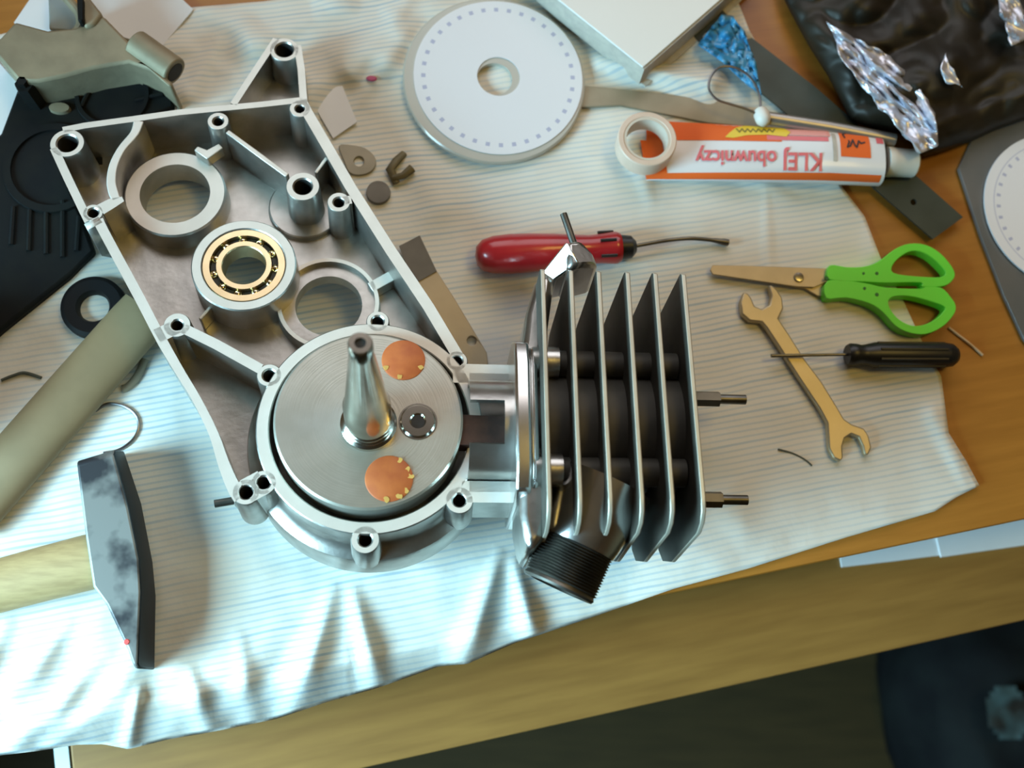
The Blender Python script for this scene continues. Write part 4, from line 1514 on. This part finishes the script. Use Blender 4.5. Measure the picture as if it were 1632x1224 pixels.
def toned_patch(bot, rt2, top_, lf, seed, hb_, amp=0.008, sc=26, n=40, m=24):  # lighter metallic sheet laid over the black bag film
    bm = new()
    g = coons(bot, rt2, top_, lf, n, m)

    def hf(x, y):
        a_, c_ = (x + y) * 0.7, (x - y) * 0.7
        v = abs(noise.noise(Vector((a_ / 60, c_ / 15, seed)))) + 0.45 * abs(noise.noise(Vector((a_ / 26, c_ / 9, seed + 2))))
        return hb_ + amp * v
    for j, row in enumerate(g):
        for i, p in enumerate(row):
            k = 5.0 if j in (0, len(g) - 1) else (2.0 if j in (1, len(g) - 2) else 0.0)
            p.x += k * noise.noise(Vector((p.x / 14, p.y / 14, seed)))
            p.y += k * noise.noise(Vector((p.x / 14, p.y / 14, seed + 5)))
    sheet(bm, g, hf)
    o = obj('silver_toned_patch', bm, 'silver_tone', bagt, smooth=60, label='silver-toned patch on the bag film')
    s2 = o.modifiers.new('t', 'SOLIDIFY')
    s2.thickness = 0.0005
    return o


toned_patch([(1318, 36), (1345, 95), (1385, 150), (1420, 192), (1465, 245)], [(1465, 245), (1496, 232), (1490, 180)],
     [(1318, 36), (1372, 64), (1420, 92), (1458, 128), (1490, 180)], [(1318, 36), (1318, 36.5)], 3.3, 0.027, 0.014)
toned_patch([(1588, 0), (1600, 40), (1612, 74)], [(1612, 74), (1640, 60)], [(1600, -30), (1625, 0), (1640, 60)], [(1588, 0), (1600, -30)], 8.1, 0.034, 0.010, n=16, m=10)
toned_patch([(1497, 112), (1508, 132), (1533, 140)], [(1533, 140), (1528, 128)], [(1508, 82), (1514, 104), (1528, 128)], [(1497, 112), (1508, 82)], 5.5, 0.036, 0.006, n=12, m=8)

# bag on the floor under the shelf
fb = thing('floor_bag', 'black bag with faded teal print standing on the dark floor below the keyboard shelf', 'bag', P(1560, 1120, -T))
bm = new()
ctr = P(1585, 1130, -T)
ctr.z = 0
rings = []
for j in range(15):
    ph = (j / 14) * PI / 2
    row = []
    for k in range(44):
        a = 2 * PI * k / 44
        rr = 0.165 + 0.018 * noise.noise(Vector((math.cos(a) * 1.5, math.sin(a) * 1.5, 3)))
        d = 1 + 0.10 * noise.noise(Vector((math.cos(a) * 2.5, math.sin(a) * 2.5, j * 0.3)))
        row.append(bm.verts.new(ctr + Vector((rr * 1.0 * math.cos(a) * max(0.02, math.cos(ph)) ** 0.6 * d, rr * 1.15 * math.sin(a) * max(0.02, math.cos(ph)) ** 0.6 * d, 0.16 * math.sin(ph) * (1 + 0.12 * noise.noise(Vector((math.cos(a), math.sin(a), j * .4))))))))
    rings.append(row)
for a_, b_ in zip(rings[:-1], rings[1:]):
    for k in range(44):
        l = (k + 1) % 44
        bm.faces.new((a_[k], a_[l], b_[l], b_[k]))
bm.faces.new(rings[-1])
bm.faces.new(rings[0][::-1])
obj('bag_body', bm, 'floor_bag', fb, smooth=180)
bm = new()
for j, row in enumerate(rings):
    pass
cpr = P(1600, 1140, -T + 0.172)
gp = [[Vector((cpr.x + 0.055 * (i / 10 - 0.5), cpr.y + 0.065 * (j / 10 - 0.5), 0.176 + 0.003 * noise.noise(Vector((i * .4, j * .4, 1))))) for i in range(11)] for j in range(11)]
VV = [[bm.verts.new(p) for p in r] for r in gp]
for j in range(10):
    for i in range(10):
        if (i - 5) ** 2 + (j - 5) ** 2 < 24:
            bm.faces.new((VV[j][i], VV[j][i + 1], VV[j + 1][i + 1], VV[j + 1][i]))
obj('bag_print', bm, 'floor_bag_print', fb, smooth=180)

# ------------------------------------------------------------------ red screwdriver
r0, r1 = P(757, 408, 0.013), P(1013, 393, 0.013)
rd = (r1 - r0)
RL = rd.length
rd.normalize()
RM = Matrix.Translation(r0) @ rd.to_track_quat('Z', 'Y').to_matrix().to_4x4()
rs = thing('red_screwdriver', 'screwdriver with fat translucent red handle and thin bent blade behind the cylinder', 'screwdriver', Matrix.Translation(Vector((r0.x, r0.y, T))))
k = RL
obj('handle', lathe(new(), [(0, 0), (0.006, 0.0012), (0.0098, 0.005), (0.0118, 0.012), (0.0125, 0.022), (0.0122, 0.035), (0.0112, 0.050), (0.0098, 0.064), (0.0090, 0.072), (0.0094, 0.080), (0.0102, 0.088), (0.0102, k - 0.0125), (0.0092, k - 0.010), (0, k - 0.010)],
                    RM, 40), 'red', rs, smooth=60)
obj('collar', lathe(new(), [(0, k - 0.010), (0.0082, k - 0.010), (0.0072, k - 0.003), (0.0040, k), (0, k)], RM, 24), 'black_plastic', rs)
for a in (0.35, 1.4, 2.4):
    q = RM @ Vector((0.0101 * math.cos(a), 0.0101 * math.sin(a), k - 0.024))
    q2 = RM @ Vector((0.0101 * math.cos(a), 0.0101 * math.sin(a), k - 0.014))
    obj('handle_groove', tube(new(), [q, q2], 0.0011, 8), 'black_plastic', rs)
pts = [P(1008, 393, 0.012), P(1035, 388, 0.011), P(1065, 383, 0.009), P(1098, 380, 0.008), P(1128, 382, 0.006), P(1150, 385, 0.005), P(1162, 387, 0.0045)]
sp_ = smooth_line(pts, 5)
obj('bent_blade', tube(new(), sp_, [0.0013] * (len(sp_) - 10) + [0.0013 + 0.0009 * min(1, q / 5) - (0.0015 if q == 9 else 0) for q in range(10)], 12), 'dark_steel', rs)

# ------------------------------------------------------------------ scissors
Z5 = lambda pts: [(1100 + 0.3268 * a, 360 + 0.3268 * b) for a, b in pts]
sc = thing('scissors', 'small closed scissors with bright green plastic handles above the wrench', 'scissors', P(1330, 450))
UP = [(680, 192), (760, 200), (830, 200), (885, 188), (930, 165), (1000, 112), (1070, 86), (1150, 92), (1220, 132), (1275, 195), (1292, 240), (1268, 278), (1222, 296), (1130, 296), (1125, 276), (955, 278), (840, 272), (680, 262)]
UPH = [(982, 214), (1000, 174), (1050, 134), (1100, 122), (1160, 142), (1215, 187), (1245, 225), (1234, 245), (1190, 250), (1100, 245), (1010, 234)]
LO = [(672, 266), (840, 276), (955, 300), (1125, 306), (1132, 298), (1222, 300), (1270, 345), (1296, 390), (1284, 435), (1230, 492), (1150, 527), (1070, 521), (1000, 486), (940, 420), (870, 376), (760, 350), (664, 352)]
LOH = [(966, 372), (985, 347), (1040, 340), (1110, 350), (1180, 370), (1235, 390), (1241, 410), (1200, 452), (1140, 482), (1080, 486), (1020, 457), (980, 412)]


def sm2(pts, n=3):
    return [(p.x, p.y) for p in smooth_loop([Vector((a, b, 0)) for a, b in pts], n)]


px_prism('handle', sm2(Z5(UP)), 0.0025, 0.0105, 'green', sc, holes=[sm2(Z5(UPH))], bevel=0.0018, label='bright green handle loop')
px_prism('handle', sm2(Z5(LO)), 0.0025, 0.0105, 'green', sc, holes=[sm2(Z5(LOH))], bevel=0.0018, label='bright green handle loop')
px_prism('blade', Z5([(98, 214), (110, 190), (300, 194), (690, 208), (690, 262), (600, 300), (520, 296), (110, 236)]), 0.0056, 0.0072, 'blade', sc, bevel=0.0003)
px_prism('blade', Z5([(120, 222), (300, 225), (690, 240), (690, 345), (660, 345), (620, 340), (560, 305), (300, 262), (125, 238)]), 0.0038, 0.0054, 'blade', sc, bevel=0.0003)
c = P(1273, 442, 0.0075)
obj('pivot_screw', lathe(new(), [(0, T + 0.003), (0.0034, T + 0.003), (0.0034, T + 0.0076), (0.0028, T + 0.0086), (0, T + 0.0088)], Matrix.Translation((c.x, c.y, 0)), 24), 'steel', sc)
for x, y, r in ((845, 232, 7), (910, 232, 9), (850, 305, 8), (910, 335, 10), (665, 256, 10)):
    (ax_, ay_), = Z5([(x, y)])
    c = P(ax_, ay_, 0.0105)
    obj('moulded_mark', lathe(new(), [(0, T + 0.0100), (r * 1.3e-4, T + 0.0100), (r * 1.2e-4, T + 0.0108), (0, T + 0.0108)], Matrix.Translation((c.x, c.y, 0)), 12), 'green_mark', sc)

# ------------------------------------------------------------------ wrench
WR = [(262, 320), (244, 370), (252, 430), (290, 463), (350, 470), (375, 500), (440, 600), (530, 740), (630, 890), (668, 960), (672, 1020), (676, 1085), (700, 1132), (733, 1148), (748, 1130), (744, 1075), (755, 1036),
      (786, 1016), (822, 1030), (842, 1075), (850, 1114), (869, 1118), (886, 1080), (872, 1022), (848, 986), (790, 966), (752, 940), (720, 885), (640, 755), (560, 650), (485, 530), (432, 452), (456, 402), (450, 350), (425, 310), (395, 285), (384, 295),
      (396, 340), (386, 385), (350, 404), (316, 390), (300, 352), (284, 330)]
wo = px_prism('open_end_wrench', Z5(WR), 0.0030, 0.0078, 'wrench', bevel=0.0012)
tag(wo, 'double open-ended wrench lying under the black screwdriver blade', 'wrench')

# ------------------------------------------------------------------ black screwdriver
b0, b1 = P(1526, 566, 0.010), P(1350, 565, 0.0105)
bd = (b1 - b0)
BL = bd.length
bd.normalize()
BMX = Matrix.Translation(b0) @ bd.to_track_quat('Z', 'Y').to_matrix().to_4x4()
bs = thing('black_screwdriver', 'small screwdriver with black ribbed handle, its thin blade crossing the wrench', 'screwdriver', Matrix.Translation(Vector((b0.x, b0.y, T))))
obj('handle', lathe(new(), [(0, 0), (0.0050, 0.0008), (0.0074, 0.004), (0.0080, 0.009), (0.0080, BL - 0.018), (0.0066, BL - 0.012), (0.0062, BL - 0.009), (0.0070, BL - 0.006), (0.0072, BL - 0.002), (0.0060, BL), (0, BL)], BMX, 32), 'black_plastic', bs, smooth=50)
for kk in range(8):
    a = 2 * PI * kk / 8 + 0.2
    q = [BMX @ Vector((0.0079 * math.cos(a), 0.0079 * math.sin(a), z)) for z in (0.010, BL - 0.019)]
    obj('handle_rib', tube(new(), q, 0.0009, 6), 'black_plastic', bs)
obj('blade', tube(new(), [P(1354, 565, 0.0105), P(1290, 566, 0.0103), P(1229, 567, 0.0100)], [0.0010, 0.0010, 0.0012], 10), 'dark_steel', bs)

# ------------------------------------------------------------------ small parts between case and degree wheel
ol = [(540, 232), (560, 231), (582, 236), (596, 248), (599, 262), (590, 274), (572, 279), (556, 274), (548, 256)]
tag(px_prism('drilled_plate', sm2(ol), 0.003, 0.0052, 'strip', holes=[[(p.x, p.y) for p in circle((572, 257), 8, 18)]], bevel=0.0004), 'tan teardrop metal plate with one drilled hole beside the case', 'metal plate')
c = P(603, 306, 0.006)
tag(obj('dark_puck', lathe(new(), [(0, T + 0.003), (0.0076, T + 0.003), (0.0078, T + 0.0045), (0.0074, T + 0.0065), (0, T + 0.0066)], Matrix.Translation((c.x, c.y, 0)), 32), 'grey_plate', base=Vector((c.x, c.y, T + 0.003))), 'round dark grey disc lying beside the tan drilled plate', 'disc')
cl = thing('bent_clip', 'dark bent metal clip with two prongs lying beside the round dark disc', 'clip', P(636, 272))
obj('clip_leg', tube(new(), [P(644, 244, 0.004), P(632, 256, 0.0065), P(622, 270, 0.0065), P(632, 292, 0.005)], [0.0022, 0.0028, 0.0030, 0.0024], 10, flat=0.6), 'clip', cl)
obj('clip_leg', tube(new(), [P(626, 284, 0.006), P(642, 280, 0.007), P(657, 268, 0.007)], [0.0022, 0.0024, 0.0030], 10, flat=0.7), 'clip', cl)
lv = thing('lever_plate', 'flat tan steel lever with dark ground end and small hole, beside the case rim', 'lever', P(715, 480))
px_prism('plate', [(640, 392), (668, 376), (690, 422), (726, 478), (776, 562), (780, 600), (730, 600), (700, 530), (650, 430)], 0.0030, 0.0065, 'tan_plate', lv, holes=[[(p.x, p.y) for p in circle((752, 543), 7.5, 16)]], bevel=0.0005)
px_prism('ground_end', [(636, 392), (669, 375), (696, 432), (660, 452)], 0.0064, 0.0074, 'grey_plate', lv, label='dark ground end of the lever')

# specks, threads
pts = [P(x, y, 0.0035) for x, y in [(1240, 716), (1262, 722), (1282, 732), (1294, 742)]]
tag(obj('dark_thread', tube(new(), smooth_line(pts, 5), 0.0006, 6), 'hair', base=pts[0]), 'short dark thread on the cloth beside the wrench jaw', 'thread')
pts = [P(x, y, 0.0012) for x, y in [(1512, 522), (1530, 536), (1548, 550), (1566, 566)]]
tag(obj('pale_thread', tube(new(), smooth_line(pts, 5), 0.0009, 6), 'thread', base=pts[0]), 'short pale thread on the bare wood beside the green handle', 'thread')
pts = [P(x, y, 0.0035) for x, y in [(2, 606), (22, 598), (40, 594), (66, 602)]]
tag(obj('dark_thread', tube(new(), smooth_line(pts, 5), 0.0009, 6), 'hair', base=pts[0]), 'curved dark thread on the cloth above the wooden stick', 'thread')
c = P(592, 122, 0.010)
tag(obj('red_speck', lathe(new(), [(0, 0), (0.003, 0), (0.0022, 0.0008), (0, 0.001)], Matrix.Translation((c.x, c.y, T + 0.0075)) @ Matrix.Diagonal((1.2, 0.7, 1, 1)), 12), 'pink_speck', base=Vector((c.x, c.y, T + 0.0075))), 'tiny crimson speck on the cloth left of the large degree wheel', 'speck')
